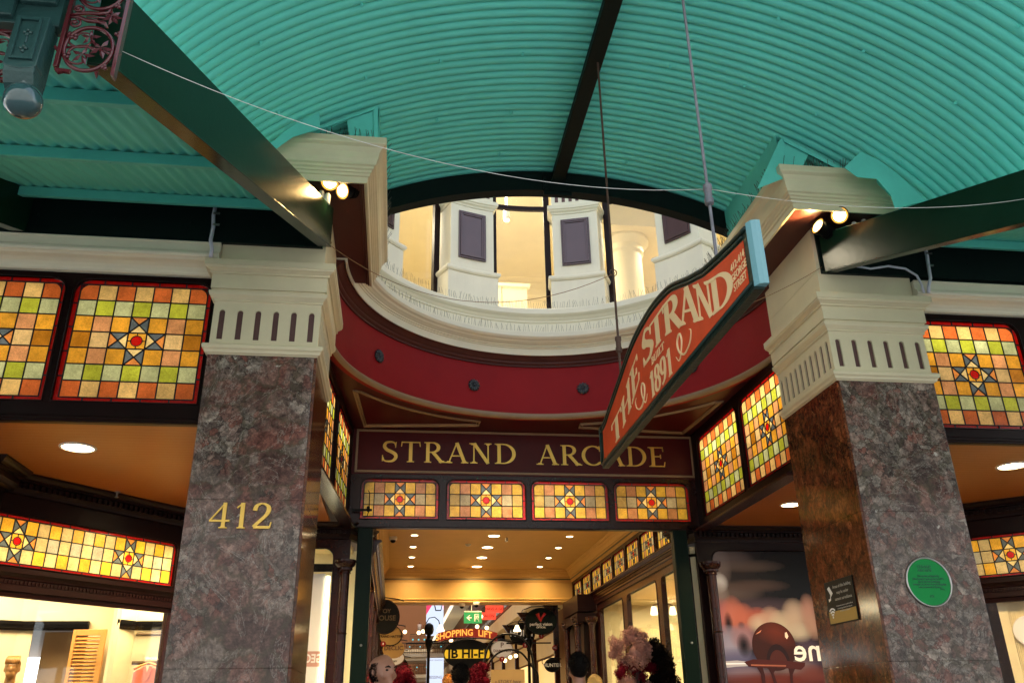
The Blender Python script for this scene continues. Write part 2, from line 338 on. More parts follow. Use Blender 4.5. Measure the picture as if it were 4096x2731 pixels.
# each glyph: (advance, [(points, 'c' curve contrast | number fixed width)], [(serif x, y)])
TK, TN = .13, .05
def _gl():
    G = {}
    S_ = spl([(.50,.80),(.46,.93),(.32,.98),(.15,.93),(.09,.76),(.18,.60),(.34,.50),(.49,.38),(.52,.22),(.42,.06),(.27,.02),(.10,.06),(.05,.22)])
    G['S'] = (.60, [(S_, 'S'), ([(.50,.70),(.52,.97)], .035), ([(.03,.32),(.03,.03)], .035)], [])
    G['T'] = (.74, [([(.37,0),(.37,1)], TK), ([(.02,.975),(.72,.975)], TN), ([(.04,1),(.02,.77)], .035), ([(.70,1),(.72,.77)], .035)], [(.37,0)])
    G['R'] = (.76, [([(.17,0),(.17,1)], TK), (ell(.33,.745,.24,.235,90,-90), 'c'), ([(.17,.98),(.33,.98)], TN), ([(.17,.51),(.33,.51)], TN), ([(.36,.51),(.70,.0)], TK)], [(.17,0),(.17,1),(.72,0)])
    G['A'] = (.80, [([(.40,1.0),(.10,0)], TN), ([(.40,1.0),(.70,0)], TK), ([(.20,.35),(.60,.35)], TN)], [(.10,0),(.70,0)])
    G['N'] = (.84, [([(.15,0),(.15,1)], TN), ([(.15,1),(.69,0)], TK), ([(.69,1),(.69,0)], TN)], [(.15,0),(.11,1),(.69,1)])
    G['D'] = (.82, [([(.17,0),(.17,1)], TK), (ell(.32,.5,.42,.475,90,-90,18), 'c'), ([(.17,.975),(.32,.975)], TN), ([(.17,.025),(.32,.025)], TN)], [(.14,0),(.14,1)])
    G['C'] = (.78, [(ell(.45,.5,.38,.475,48,315,22), 'c'), ([(.70,.98),(.72,.72)], .035), ([(.72,.10),(.71,.20)], .05)], [])
    G['E'] = (.66, [([(.17,0),(.17,1)], TK), ([(.17,.975),(.58,.975)], TN), ([(.17,.52),(.48,.52)], TN), ([(.17,.025),(.60,.025)], TN), ([(.58,1),(.59,.78)], .035), ([(.60,0),(.64,.24)], .035), ([(.48,.42),(.48,.62)], .035)], [(.13,0),(.13,1)])
    G['H'] = (.86, [([(.17,0),(.17,1)], TK), ([(.69,0),(.69,1)], TK), ([(.17,.52),(.69,.52)], TN)], [(.17,0),(.17,1),(.69,0),(.69,1)])
    G['B'] = (.70, [([(.17,0),(.17,1)], TK), (ell(.33,.755,.21,.22,90,-90), 'c'), (ell(.34,.275,.26,.25,90,-90), 'c'), ([(.17,.98),(.34,.98)], TN), ([(.17,.53),(.34,.53)], TN), ([(.17,.02),(.34,.02)], TN)], [(.13,0),(.13,1)])
    G['U'] = (.84, [([(.17,1),(.17,.32)], TK), (ell(.42,.32,.25,.30,180,360), 'c'), ([(.67,1),(.67,.32)], TN)], [(.17,1),(.67,1)])
    G['I'] = (.36, [([(.18,0),(.18,1)], TK)], [(.18,0),(.18,1)])
    G['L'] = (.62, [([(.17,0),(.17,1)], TK), ([(.17,.025),(.56,.025)], TN), ([(.56,0),(.60,.26)], .035)], [(.13,0),(.17,1)])
    G['1'] = (.44, [([(.24,0),(.24,1)], TK), ([(.06,.80),(.24,.98)], TN)], [(.24,0)])
    G['8'] = (.62, [(ell(.30,.745,.185,.23,0,360,22), 'c'), (ell(.30,.265,.225,.25,0,360,22), 'c')], [])
    G['9'] = (.62, [(ell(.30,.68,.21,.29,0,360,22), 'c'), (spl([(.51,.68),(.50,.40),(.38,.14),(.14,.02)]), 'c')], [])
    G['4'] = (.74, [([(.50,0),(.50,1)], .115), ([(.50,.97),(.06,.29)], .05), ([(.04,.29),(.70,.29)], .07)], [(.50,0)])
    G['2'] = (.72, [(spl([(.10,.70),(.16,.90),(.34,.98),(.52,.88),(.55,.70),(.46,.50),(.28,.28),(.10,.06)]), 'c'), ([(.10,.05),(.62,.05)], .10), ([(.62,.02),(.66,.26)], .04)], [])
    return G
GL = _gl()
def letter(mb, ch, fn, d0, d1, wmul=1.0, serif=True, m=0):
    """fn(u,v,d)->xyz ; raised from d0 to d1"""
    adv, strokes, sf = GL[ch]; k = 0
    items = list(strokes)
    if serif:
        for sx, sy in sf:
            y = .02 if sy == 0 else .98
            items.append(([(sx-.135, y), (sx+.135, y)], .04)); 
            items.append(([(sx, y), (sx, .09 if sy == 0 else .91)], .19, 'trap'))
    for it in items:
        pts, w = it[0], it[1]; N = len(pts); L_ = []; R_ = []
        for i, p in enumerate(pts):
            a = pts[max(i-1, 0)]; b = pts[min(i+1, N-1)]; tx, ty = b[0]-a[0], b[1]-a[1]; l = hypot(tx, ty) or 1; tx /= l; ty /= l
            if w == 'c': ww = TN+(TK*1.05-TN)*abs(ty)**1.3
            elif w == 'S':
                q = i/(N-1); ww = .045+.10*sin(pi*q)**1.6
            else: ww = w*(1 if i == 0 else .6) if len(it) > 2 else w
            ww *= wmul
            L_.append((p[0]-ty*ww/2, p[1]+tx*ww/2)); R_.append((p[0]+ty*ww/2, p[1]-tx*ww/2))
        dd = d1+k*.00035; k += 1
        vs = [fn(x, y, dd) for x, y in L_+R_] + [fn(x, y, d0) for x, y in L_+R_]
        n2 = 2*N; fs = []
        for i in range(N-1):
            fs += [(i, i+1, N+i+1, N+i), (n2+i, n2+N+i, n2+N+i+1, n2+i+1), (i, n2+i, n2+i+1, i+1), (N+i, N+i+1, n2+N+i+1, n2+N+i)]
        fs += [(0, N, n2+N, n2), (N-1, n2+N-1, n2+2*N-1, 2*N-1)]
        mb.add(vs, fs, m)
    return adv
def word(mb, text, x0, x1, z0, h, y, depth=.012, gap=.04, wmul=1.0):
    """letters on a plane facing -y"""
    advs = [(GL[c][0] if c != ' ' else .45)+gap for c in text]; sx = (x1-x0)/sum(advs); u = x0
    for c, a in zip(text, advs):
        if c != ' ': letter(mb, c, lambda p, q, d, u=u: (u+p*sx, y-d, z0+q*h), 0.001, depth, wmul)
        u += a*sx
_fc = {}
def text_mesh(txt, size, depth=.002, align='CENTER', bold=0.0, xs=1.0, spacing=1.0):
    cu = bpy.data.curves.new('lettering', 'FONT'); cu.body = txt; cu.size = size; cu.extrude = depth; cu.align_x = align; cu.align_y = 'CENTER'; cu.offset = bold; cu.space_character = spacing; cu.resolution_u = 3
    o = bpy.data.objects.new('tmp', cu); col.objects.link(o); dg = bpy.context.evaluated_depsgraph_get(); dg.update()
    me = bpy.data.meshes.new_from_object(o.evaluated_get(dg)); col.objects.unlink(o); bpy.data.objects.remove(o)
    return me
def put_text(txt, size, m, parent, loc, rz=0, depth=.002, bold=0, name='lettering', xs=1.0, rot=None, align='CENTER', shear=0):
    me = text_mesh(txt, size, depth, align, bold); me.materials.clear(); me.materials.append(M[m])
    if xs != 1 or shear:
        for v in me.vertices: v.co.x = v.co.x*xs+shear*v.co.y
    o = bpy.data.objects.new(name, me); col.objects.link(o); o.parent = parent; o.location = loc
    o.rotation_euler = rot or (pi/2, 0, rz); return o
EXPO = 2.05
# ------------------------------------------------------------------ stained glass screens
CO = dict(O=(.66,.155,.035), Y=(.88,.60,.22), g=(.56,.62,.34), G=(.50,.56,.05), A=(.88,.43,.04), P=(.78,.37,.16), B=(.55,.22,.015), T=(.78,.55,.25),
          S=(.13,.16,.19), C=(.95,.74,.33), R=(.55,.006,.004), E=(.30,.004,.003), y=(.95,.52,.05), w=(.72,.56,.28), e=(.56,.53,.42), a=(.80,.30,.07),
          k=(.72,.46,.05), l=(.52,.24,.10), m=(.40,.35,.22), n=(.50,.36,.10))
def pane_code(i, j, cols, rows, style):
    c = abs(i-cols//2)
    if style == 'strip':
        if j == 0: return 'y' if i % 2 == 1 else 'w'
        if j == 1: return 'w' if i % 2 == 0 else 'e'
        return 'w' if i % 2 == 1 else 'y'
    if rows == 7:
        if j in (0, 6): return 'O' if c % 2 else 'Y'
        if j in (1, 5): return 'g' if c % 2 else 'G'
        if j in (2, 4): return 'A' if c % 2 else 'P'
        return 'B' if c % 2 else 'T'
    if j == 1: return 'm' if c % 2 == 0 else 'n'
    return 'k' if c % 2 else 'l'
def stained(parent, x0, x1, z0, z1, cols, rows, y=.03, bw=.035, r=.10, style='std', stars=None, border='E', lw=.011, label=None, seg=5):
    rnd = random.Random(int((x0+9)*1000)+cols)
    gx0, gx1, gz0, gz1 = x0+bw, x1-bw, z0+bw, z1-bw; cw = (gx1-gx0)/cols; ch = (gz1-gz0)/rows
    stars = stars if stars is not None else [cols//2]; cj = rows//2
    mb = MB(); ld = MB()
    def jit(c):
        k = .9+rnd.uniform(-.16, .16); return tuple(min(1, t*k) for t in CO[c])
    starcells = {}
    for s in stars:
        starcells[(s, cj)] = 'ctr'; starcells[(s-1, cj)] = 'L'; starcells[(s+1, cj)] = 'Rt'; starcells[(s, cj-1)] = 'U'; starcells[(s, cj+1)] = 'D'
    yl0, yl1 = y-.006, y+.002
    def bar(ax, az, bx, bz, w=lw, d=0):
        l = hypot(bx-ax, bz-az); nx, nz = -(bz-az)/l*w/2, (bx-ax)/l*w/2
        ld.prism([(ax+nx, az+nz), (bx+nx, bz+nz), (bx-nx, bz-nz), (ax-nx, az-nz)], yl0-d, yl1)
    for i in range(cols):
        for j in range(rows):
            a, b = gx0+i*cw, gx0+(i+1)*cw; t, u = gz1-j*ch, gz1-(j+1)*ch; k = starcells.get((i, j))
            q = [(a, y, u), (b, y, u), (b, y, t), (a, y, t)]; m_ = ((a+b)/2, y, (t+u)/2)
            if k is None: mb.quad(*q, c=jit(pane_code(i, j, cols, rows, style)))
            elif k == 'ctr':
                n = 16; rr = min(cw, abs(ch))*.32; ring = [(m_[0]+rr*cos(2*pi*h/n), y, m_[2]+rr*sin(2*pi*h/n)) for h in range(n)]
                sq = []
                for h in range(n):
                    cx_, cz_ = cos(2*pi*h/n), sin(2*pi*h/n); f = max(abs(cx_), abs(cz_)); sq.append((m_[0]+cx_/f*cw/2, y, m_[2]+cz_/f*ch/2))
                mb.add(ring, [tuple(range(n))], c=CO['R'])
                for h in range(n): mb.quad(ring[h], ring[(h+1) % n], sq[(h+1) % n], sq[h], c=CO['y' if style == 'strip' else 'A'])
                ld.tube([(p[0], y-.003, p[2]) for p in ring], .005, 4, closed=True)
                for dx, dz in ((1,0),(-1,0),(0,1),(0,-1)): bar(m_[0]+dx*rr, m_[2]+dz*rr, m_[0]+dx*cw/2, m_[2]+dz*ch/2, lw*.7, .001)
            else:
                out = {'L': 0, 'Rt': 2, 'U': 3, 'D': 1}[k]   # which side looks outward: left,bottom,right,top
                sides = [(q[3], q[0]), (q[0], q[1]), (q[1], q[2]), (q[2], q[3])]
                for h, (p1, p2) in enumerate(sides):
                    cc = 'a' if h == out else ('C' if (h+2) % 4 == out else 'S')
                    mb.add([p1, p2, m_], [(0, 1, 2)], c=CO[cc])
                bar(a, u, b, t, lw, .0012); bar(a, t, b, u, lw, .0008)
    for i in range(0, cols+1): bar(gx0+i*cw, gz0, gx0+i*cw, gz1)
    for j in range(0, rows+1): bar(gx0, gz0+j*ch, gx1, gz0+j*ch, lw, .0005)
    oa, _ = rrect(x0, x1, z0, z1, r, seg); ia, isq = rrect(gx0, gx1, gz0, gz1, max(.02, r-bw), seg)
    N = len(oa)
    for h in range(N-1):
        k = 1+rnd.uniform(-.2, .2); mb.quad((oa[h][0], y-.004, oa[h][1]), (oa[h+1][0], y-.004, oa[h+1][1]), (ia[h+1][0], y-.004, ia[h+1][1]), (ia[h][0], y-.004, ia[h][1]), c=tuple(t*k for t in CO[border]))
        mb.quad((ia[h][0], y-.0035, ia[h][1]), (ia[h+1][0], y-.0035, ia[h+1][1]), (isq[h+1][0], y-.0035, isq[h+1][1]), (isq[h][0], y-.0035, isq[h][1]), c=CO[border]) if h in range(1, N-2) else None
    mb.quad((x0, y-.004, z0), (x1, y-.004, z0), (gx1, y-.004, gz0), (gx0, y-.004, gz0), c=CO[border])
    ld.tube([(p[0], y-.008, p[1]) for p in ia]+[(gx0+.001, y-.008, gz0)], .0045, 4, closed=True)
    nb = max(3, int((x1-x0)/.22))
    for h in range(1, nb):
        xx = x0+(x1-x0)*h/nb; bar(xx, z0, xx, gz0, lw, .006); bar(xx, z1, xx, gz1, lw, .006)
    for h in range(1, max(2, int((z1-z0)/.22))):
        zz = z0+(z1-z0)*h/max(2, int((z1-z0)/.22)); bar(x0, zz, gx0, zz, lw, .006); bar(x1, zz, gx1, zz, lw, .006)
    o = mb.build('stained_window', 'stained', parent, recalc=False); ld.build('leading', 'lead', o)
    if label: o['label'] = label
    return o
def wood_frame(parent, X0, X1, Z0, Z1, wins, wood='mahogany_dark', y0=0, y1=.07, r=.10, name='frame', bead=True):
    """wins = [(x0,x1,z0,z1)] in one row"""
    f = MB(); za = min(w[2] for w in wins); zb = max(w[3] for w in wins)
    f.box(X0, X1, y0, y1, Z0, za); f.box(X0, X1, y0, y1, zb, Z1)
    xs = [X0]+[t for w in wins for t in (w[0], w[1])]+[X1]
    for i in range(0, len(xs), 2): 
        if xs[i+1]-xs[i] > .001: f.box(xs[i], xs[i+1], y0, y1, za, zb)
    for w in wins:
        a, b = rrect(*w, r, 6); N = len(a)
        for h in range(1, N-2):
            f.add([(a[h][0], y0+.0015, a[h][1]), (a[h+1][0], y0+.0015, a[h+1][1]), (b[h+1][0], y0+.0015, b[h+1][1]), (b[h][0], y0+.0015, b[h][1]),
                   (a[h][0], y1-.02, a[h][1]), (a[h+1][0], y1-.02, a[h+1][1])], [(0,1,2,3), (0,4,5,1)])
    o = f.build(name, wood, parent)
    if bead:
        g = MB()
        for w in wins:
            a, b = rrect(w[0]-.006, w[1]+.006, w[2]-.006, w[3]+.006, r, 6)
            g.tube([(p[0], y0-.003, p[1]) for p in a], .009, 6, closed=True)
        g.build('bead', wood, o, smooth=True)
    return o
def back_lamp(parent, x0, x1, z0, z1, y, energy, colr=(1,.84,.60), tilt=0):
    energy *= .13
    return_l = lamp('window_lamp', 'AREA', ((x0+x1)/2, y, (z0+z1)/2), energy, colr, size=(x1-x0), size_y=(z1-z0), rot=(-pi/2+tilt, 0, 0)); return_l.parent = parent; return return_l
def cornice(mb, path, ztop, prof, side=1): mb.sweep([(o, ztop+z) for o, z in prof], path, True, side)
CORN = [(-.02,0),(.17,0),(.17,-.02),(.15,-.03),(.13,-.05),(.10,-.06),(.10,-.075),(.055,-.08),(.055,-.135),(.05,-.14),(.035,-.17),(.03,-.19),(0,-.20),(-.02,-.2)]
def dentils(mb, x0, x1, z, y0=-.055, d=.035, w=.035, gap=.03, h=.045):
    x = x0
    while x+w < x1: mb.box(x, x+w, y0-d, y0-.001, z-h, z); x += w+gap
# ------------------------------------------------------------------ ground and floors
FZ = .27
g = MB(); g.box(-60, 60, -60, 6.6, -.3, FZ-.15); struct('ground', g, 'paving')
g = MB(); g.box(-30, 30, 6.6, 110, -.3, FZ); struct('arcade_floor', g, 'floor')
# ------------------------------------------------------------------ pillars
def pillar(name_side, x0, x1, zt, label, inner):
    t = thing('stone_pillar', label, 'pillar', group='marble pillars flanking the entrance')
    s = MB(); zs = [0, .62, 1.957, 3.234 if inner > 0 else 3.208, zt]; y0, y1 = 7.0, 8.18
    ix = .025
    ax0 = x0+(ix if inner < 0 else 0); ax1 = x1-(ix if inner > 0 else 0)
    s.box(ax0+.006, ax1-.006, y0+.006, y1-.006, 0, zt-.01)
    for a, b in zip(zs[:-1], zs[1:]): s.box(ax0, ax1, y0, y1, a+.0015, b-.0015)
    s.build('shaft', 'marble', t, bevel=.002)
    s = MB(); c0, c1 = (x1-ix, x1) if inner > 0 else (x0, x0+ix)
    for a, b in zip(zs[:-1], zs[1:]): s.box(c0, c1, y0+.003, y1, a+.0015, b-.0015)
    s.build('warm_lit_side', 'marble_warm_lit', t, bevel=.002)  # inner side slab carries the warm light in its colour
    path = [(x0, y1), (x0, y0), (x1, y0), (x1, y1)]
    cp = MB(); K = zt-4.5
    lo = [(-.03,4.5),(.004,4.5),(.006,4.508),(.022,4.512),(.03,4.535),(.046,4.548),(.05,4.575),(.044,4.588),(.03,4.592),(.0,4.60),(-.03,4.6)]
    cp.sweep([(o, z+K) for o, z in lo], path, True, 1)
    hi = [(-.03,5.0),(.0,5.0),(.004,5.010),(.016,5.012),(.016,5.026),(.010,5.028),(.022,5.040),(.046,5.062),(.052,5.085),(.050,5.098),(.026,5.10),(.026,5.122),(.042,5.124),(.042,5.262),(.060,5.264),(.060,5.282),(.054,5.284),(.075,5.298),(.098,5.308),(.102,5.322),(.108,5.324),(.108,5.385),(-.03,5.39)]
    cp.sweep([(o, z+K) for o, z in hi], path, True, 1)
    cp.box(x0+.04, x1-.04, y0+.04, y1-.04, 4.59+K, 5.4+K)
    c = cp.build('capital', 'cream', t)
    # fluted frieze: slots cut between little piers
    z0, z1 = 4.60+K, 5.0+K; sl0, sl1, sw = z0+.045, z1-.07, .05
    fr = MB(); sl = MB()
    def face(u0, u1, n, tr):
        sp = (u1-u0)/n; fr.T = tr; sl.T = tr
        fr.box(u0, u1, 0, .02, z0, sl0); fr.box(u0, u1, 0, .02, sl1, z1)
        for i in range(n+1):
            a = u0+(i-.5)*sp+sw/2; b = u0+(i+.5)*sp-sw/2; fr.box(max(u0, a), min(u1, b), 0, .02, sl0, sl1)
        for i in range(n):
            cx_ = u0+(i+.5)*sp; r = sw/2; zc = sl1-r
            for sg in (-1, 1):
                pts = [(cx_+sg*r, sl1)]+[(cx_+sg*r*cos(radians(90*h/6)), zc+r*sin(radians(90*h/6))) for h in range(7)]
                fr.prism(pts, .0005, .0195)
        sl.box(u0+.01, u1-.01, .017, .03, z0+.01, z1-.01)
    face(x0, x1, 6, Matrix.Translation((0, y0, 0)))
    if inner > 0: face(y0+.02, y1, 10, Matrix.Translation((x1, 0, 0)) @ Matrix.Rotation(pi/2, 4, 'Z'))
    else: face(-y1, -y0-.02, 10, Matrix.Translation((x0, 0, 0)) @ Matrix.Rotation(-pi/2, 4, 'Z'))
    fr.build('fluted_frieze', 'cream', t); sl.build('flute_recess', 'slot', t)
    bl = MB(); bl.box(x0+.0, x1-.0, y0+.0, y1, 5.39+K, 5.62); bl.box(x0+.0, x1-.0, y0+.0, y1, 5.6215, 6.1); bl.build('pier_block', 'cream', t, bevel=.004)
    return t
pl = pillar('l', -1.70, -.77, 4.5, 'left mauve marble pillar with gold numerals 412 on its front', 1)
pr = pillar('r', 4.06, 5.05, 4.45, 'right marble pillar with warm light tinted into its side and round green plaque', -1)
nm = MB(); word(nm, '412', -1.515, -.985, 3.0, .205, 7.0, .02, gap=.10, wmul=1.05); nm.build('numerals', 'gold', pl)
# ------------------------------------------------------------------ plaques on the right pillar
t = thing('heritage_plaque', 'round green heritage plaque on front of right pillar', 'plaque', (4.56, 7.0, 2.594))
m_ = MB(); m_.lathe([(.001,-.012),(.195,-.012),(.2,-.008),(.2,0)], n=64, axis='y'); m_.build('disc', 'plaque', t, smooth=True, auto=30)
m_ = MB(); m_.tube([(.203*cos(2*pi*i/64), -.010, .203*sin(2*pi*i/64)) for i in range(64)], .009, 8, closed=True); m_.build('rim', 'steel', t, smooth=True)
pz = .128
for ln, sz, dz in (('STRAND', .034, .03), ('ARCADE', .034, .047), ('This arcade, designed by', .026, .024), ('John Spencer, was opened in 1891,', .026, .023), ('and is the last remaining', .026, .023), ('example of a form of retail shopping', .026, .023), ('once common in Sydney.', .026, .022)):
    put_text(ln, sz, 'plaque_text', t, (-.02 if sz > .03 else 0, -.0135, pz), depth=.0015, bold=.0006, xs=.8 if sz < .03 else 1); pz -= dz
put_text('1981', .022, 'plaque_text', t, (.11, -.0135, pz+.002), depth=.0015); put_text('121', .03, 'plaque_text', t, (0, -.0135, -.12), depth=.0015, bold=.0006)
t = thing('camera_notice', 'black and gold surveillance notice on side of right pillar', 'sign', (4.06, 7.6, 2.51), rz=-pi/2)
m_ = MB(); m_.box(-.268, .268, -.014, -.002, -.19, .195); m_.build('notice_plate', 'black', t, bevel=.003)
m_ = MB(); m_.box(-.255, .255, -.0155, -.0142, -.18, -.075); m_.build('gold_band', 'notice_gold', t)
for i, ln in enumerate(('Areas of this building', 'may be under', 'camera surveillance')): put_text(ln, .040, 'notice_text', t, (.06, -.0148, .135-.055*i), depth=.0006)
for i, ln in enumerate(('To improve your experience, we provide free WiFi and', 'use this technology within the Centre. Please visit', 'our website for more information')): put_text(ln, .017, 'notice_text', t, (.06, -.0160, -.035-.024*i), depth=.0006, xs=.8)
m_ = MB()
m_.prism([(-.215,.135),(-.175,.15),(-.125,.085),(-.16,.06)], -.0165, -.014); m_.prism([(-.17,.075),(-.16,.078),(-.18,.03),(-.19,.03)], -.0165, -.014); m_.prism([(-.215,.04),(-.175,.04),(-.175,.028),(-.215,.015)], -.0165, -.014)
for k, rr in enumerate((.03, .055, .08)):
    a = ell(-.18, -.13, rr+.007, rr+.007, 130, 50, 8); b = ell(-.18, -.13, rr-.007, rr-.007, 50, 130, 8); m_.prism(a+b, -.018, -.0155)
m_.prism(ell(-.18, -.125, .011, .011, 0, 330, 10), -.018, -.0155)
m_.build('pictogram', 'white', t)
# ------------------------------------------------------------------ cornices over the piers
def pier_cornice(path, side, label):
    t = thing('pier_cornice', label, 'cornice', group='cream cornices on top of the two piers')
    s = MB()
    prof = [(0,6.115),(.335,6.115),(.335,6.07),(.352,6.06),(.365,6.06),(.37,6.12),(.385,6.125),(.387,6.15),(.40,6.155),(.402,6.175),(.42,6.185),(.422,6.205),(.44,6.215),(.442,6.24),(.455,6.27),(.465,6.33),(.49,6.37),(.52,6.39),(.525,6.40),(.525,6.46),(.0,6.50)]
    s.sweep(prof, path, True, side); s.build('moulding', 'cream', t)
    s = MB(); s.sweep([(-.01,6.10),(.29,6.10),(.30,6.085),(.315,6.085),(.32,6.07),(.3345,6.07),(.3345,6.114),(-.01,6.114)], path, True, side); s.build('soffit_panel', 'chocolate', t)
    s = MB(); xm = sum(p[0] for p in path)/len(path)
    s.box(min(p[0] for p in path)+.002, max(p[0] for p in path)-.002, 6.95, 8.17, 6.1, 6.49); s.build('core', 'cream', t)
    return t
pier_cornice([(-1.75, 6.94), (-.77, 6.94), (-.77, 8.62)], 1, 'cream moulded cornice with brown soffit above left pillar')
pier_cornice([(5.05, 6.94), (4.06, 6.94), (4.06, 8.62)], -1, 'cream moulded cornice with brown soffit above right pillar')
# ------------------------------------------------------------------ bow balcony
bal = thing('bow_balcony', 'concave balcony of crimson cove, cream mouldings and pilasters over entrance', 'balcony', (1.65, 8.1, 0))
def R_(r, a): return (r*sin(radians(a)), r*cos(radians(a)))
def ringpath(r, a=98, n=96): return [R_(r, -a+2*a*i/n) for i in range(n+1)]
RP = ringpath(2.46, 91)
s = MB(); s.sweep([(0,5.20),(0,5.95),(-.08,5.95),(-.08,5.20)], RP); s.build('cove_wall', 'crimson', bal, smooth=True, auto=30)
s = MB(); s.sweep([(-.01,5.19),(.012,5.192),(.032,5.205),(.04,5.225),(.034,5.245),(.015,5.255),(.012,5.268),(-.01,5.27)], RP); s.build('bead_moulding', 'bead', bal, smooth=True, auto=50)
s = MB(); s.sweep([(-.05,5.93),(0,5.93),(.02,5.932),(.022,5.955),(.035,5.96),(.05,5.975),(.052,5.995),(.065,6.0),(.08,6.02),(.10,6.045),(.12,6.055),(.125,6.075),(-.05,6.08)], RP); s.build('brown_moulding', 'chocolate', bal, smooth=True, auto=40)
s = MB(); s.sweep([(-.05,6.081),(.128,6.081),(.14,6.05),(.153,6.05),(.157,6.14),(.17,6.145),(.172,6.16),(.19,6.165),(.192,6.18),(.21,6.185),(.225,6.20),(.245,6.205),(.26,6.225),(.295,6.235),(.31,6.255),(.315,6.26),(.315,6.325),(.30,6.335),(.02,6.37),(.0,6.37),(-.05,6.37)], RP); s.build('lower_cornice', 'cream_grey', bal, smooth=True, auto=35)
s = MB(); s.sweep([(-.08,6.36),(0,6.36),(0,6.60),(.015,6.605),(.02,6.63),(.035,6.64),(.05,6.67),(.085,6.685),(.095,6.70),(.10,6.705),(.10,6.775),(.085,6.785),(.07,6.80),(-.5,6.86),(-.5,6.36)], ringpath(2.46, 88)); s.build('upper_cornice', 'cream_grey', bal, smooth=True, auto=35)
for a in (-53.5, -17.5, 17.5, 53.5):
    f = MB(); rr = .064; n = 12
    for k in range(n):
        th = 2*pi*k/n; f.ball((.035*cos(th), 0, .035*sin(th)), .017, 8, sc=(1.2, .55, 1.2))
        f.tube([(.012*cos(th), -.008, .012*sin(th)), (.05*cos(th), -.010, .05*sin(th)), (.064*cos(th), -.002, .064*sin(th))], [.007, .014, .006], 6)
    f.ball((0, -.016, 0), .012, 10); f.lathe([(.001,-.012),(.035,-.011),(.055,-.004),(.058,.004)], n=24, axis='y')
    o = f.build('rosette', 'rosette', bal, smooth=True); o.scale = (1.3, 1.3, 1.3); x, y = R_(2.45, a); o.location = (x, y, 5.605); o.rotation_euler = (0, 0, -radians(a))
def ablock(mb, a0, a1, r0, r1, z0, z1, n=6, m=0):
    ins = [R_(r0, a0+(a1-a0)*i/n) for i in range(n+1)]; out = [R_(r1, a1+(a0-a1)*i/n) for i in range(n+1)]
    mb.prism(ins+out, z0, z1, 'z', m)
def amould(mb, ac, ha, r, prof, z0):
    """profile swept round the front and both sides of a pilaster"""
    fr = [R_(r, ac-ha+2*ha*i/8) for i in range(9)]; bl = R_(r+.36, ac-ha); br = R_(r+.36, ac+ha)
    mb.sweep([(o, z0+z) for o, z in prof], [bl]+fr+[br], True, 1)
for a in (-52, -17.3, 17.5, 52):
    pb = MB(); ablock(pb, a-8.7, a+8.7, 2.52, 2.95, 6.83, 7.30)
    amould(pb, a, 8.7, 2.52, [(-.02,7.30),(.012,7.305),(.03,7.325),(.034,7.35),(.025,7.375),(-.02,7.40),(-.05,7.41),(-.05,7.30)], 0)
    ablock(pb, a-7.5, a+7.5, 2.56, 2.95, 7.30, 8.43)
    amould(pb, a, 7.5, 2.56, [(-.01,8.43),(.008,8.435),(.015,8.46),(.04,8.48),(.045,8.50),(.06,8.505),(.065,8.56),(.05,8.575),(-.01,8.60)], 0)
    ablock(pb, a-7.5, a+7.5, 2.575, 2.95, 8.60, 9.6)
    p = pb.build('pilaster', 'cream_grey', bal, bevel=.004)
    sl = MB()
    for k in range(6): ablock(sl, a-6.3+k*2.3, a-5.2+k*2.3, 2.569, 2.58, 8.66, 9.5, 1)
    sl.build('flute', 'slot', p)
    pn = MB(); pn.box(-.21, .21, -.03, .02, -.38, .38); pn.box(-.175, .175, -.041, -.029, -.345, .345); pn.box(-.15, .15, -.034, -.0295, -.32, .32)
    # raised frame steps round a sunk field
    pn = MB()
    for w, h, d in ((.21,.385,.018), (.185,.36,.032), (.165,.34,.024)):
        for q in ((-w, -w+.022, -h, h), (w-.022, w, -h, h), (-w+.022, w-.022, -h, -h+.022), (-w+.022, w-.022, h-.022, h)): pn.box(q[0], q[1], -d, .02, q[2], q[3])
    pn.box(-.15, .15, -.012, .019, -.32, .32)
    o = pn.build('panel', 'panelbrown', p, bevel=.003); x, y = R_(2.545, a); o.location = (x, y, 7.945); o.rotation_euler = (0, 0, -radians(a))
for a0, a1 in ((-43.5, -25.8), (-8.8, 9.0), (26.2, 43.5)):
    w = MB(); 
    for aa in (a0+.6, a1-.6): ablock(w, aa-.9, aa+.9, 2.83, 2.90, 6.85, 9.7, 1)
    ablock(w, a0, a1, 2.84, 2.89, 8.70, 8.77, 6); ablock(w, a0, a1, 2.84, 2.89, 6.84, 6.89, 6)
    f = w.build('window', 'mahogany_dark', bal); gg = MB(); ablock(gg, a0+1, a1-1, 2.86, 2.864, 6.86, 9.7, 6); gg.build('pane', 'glass', f)
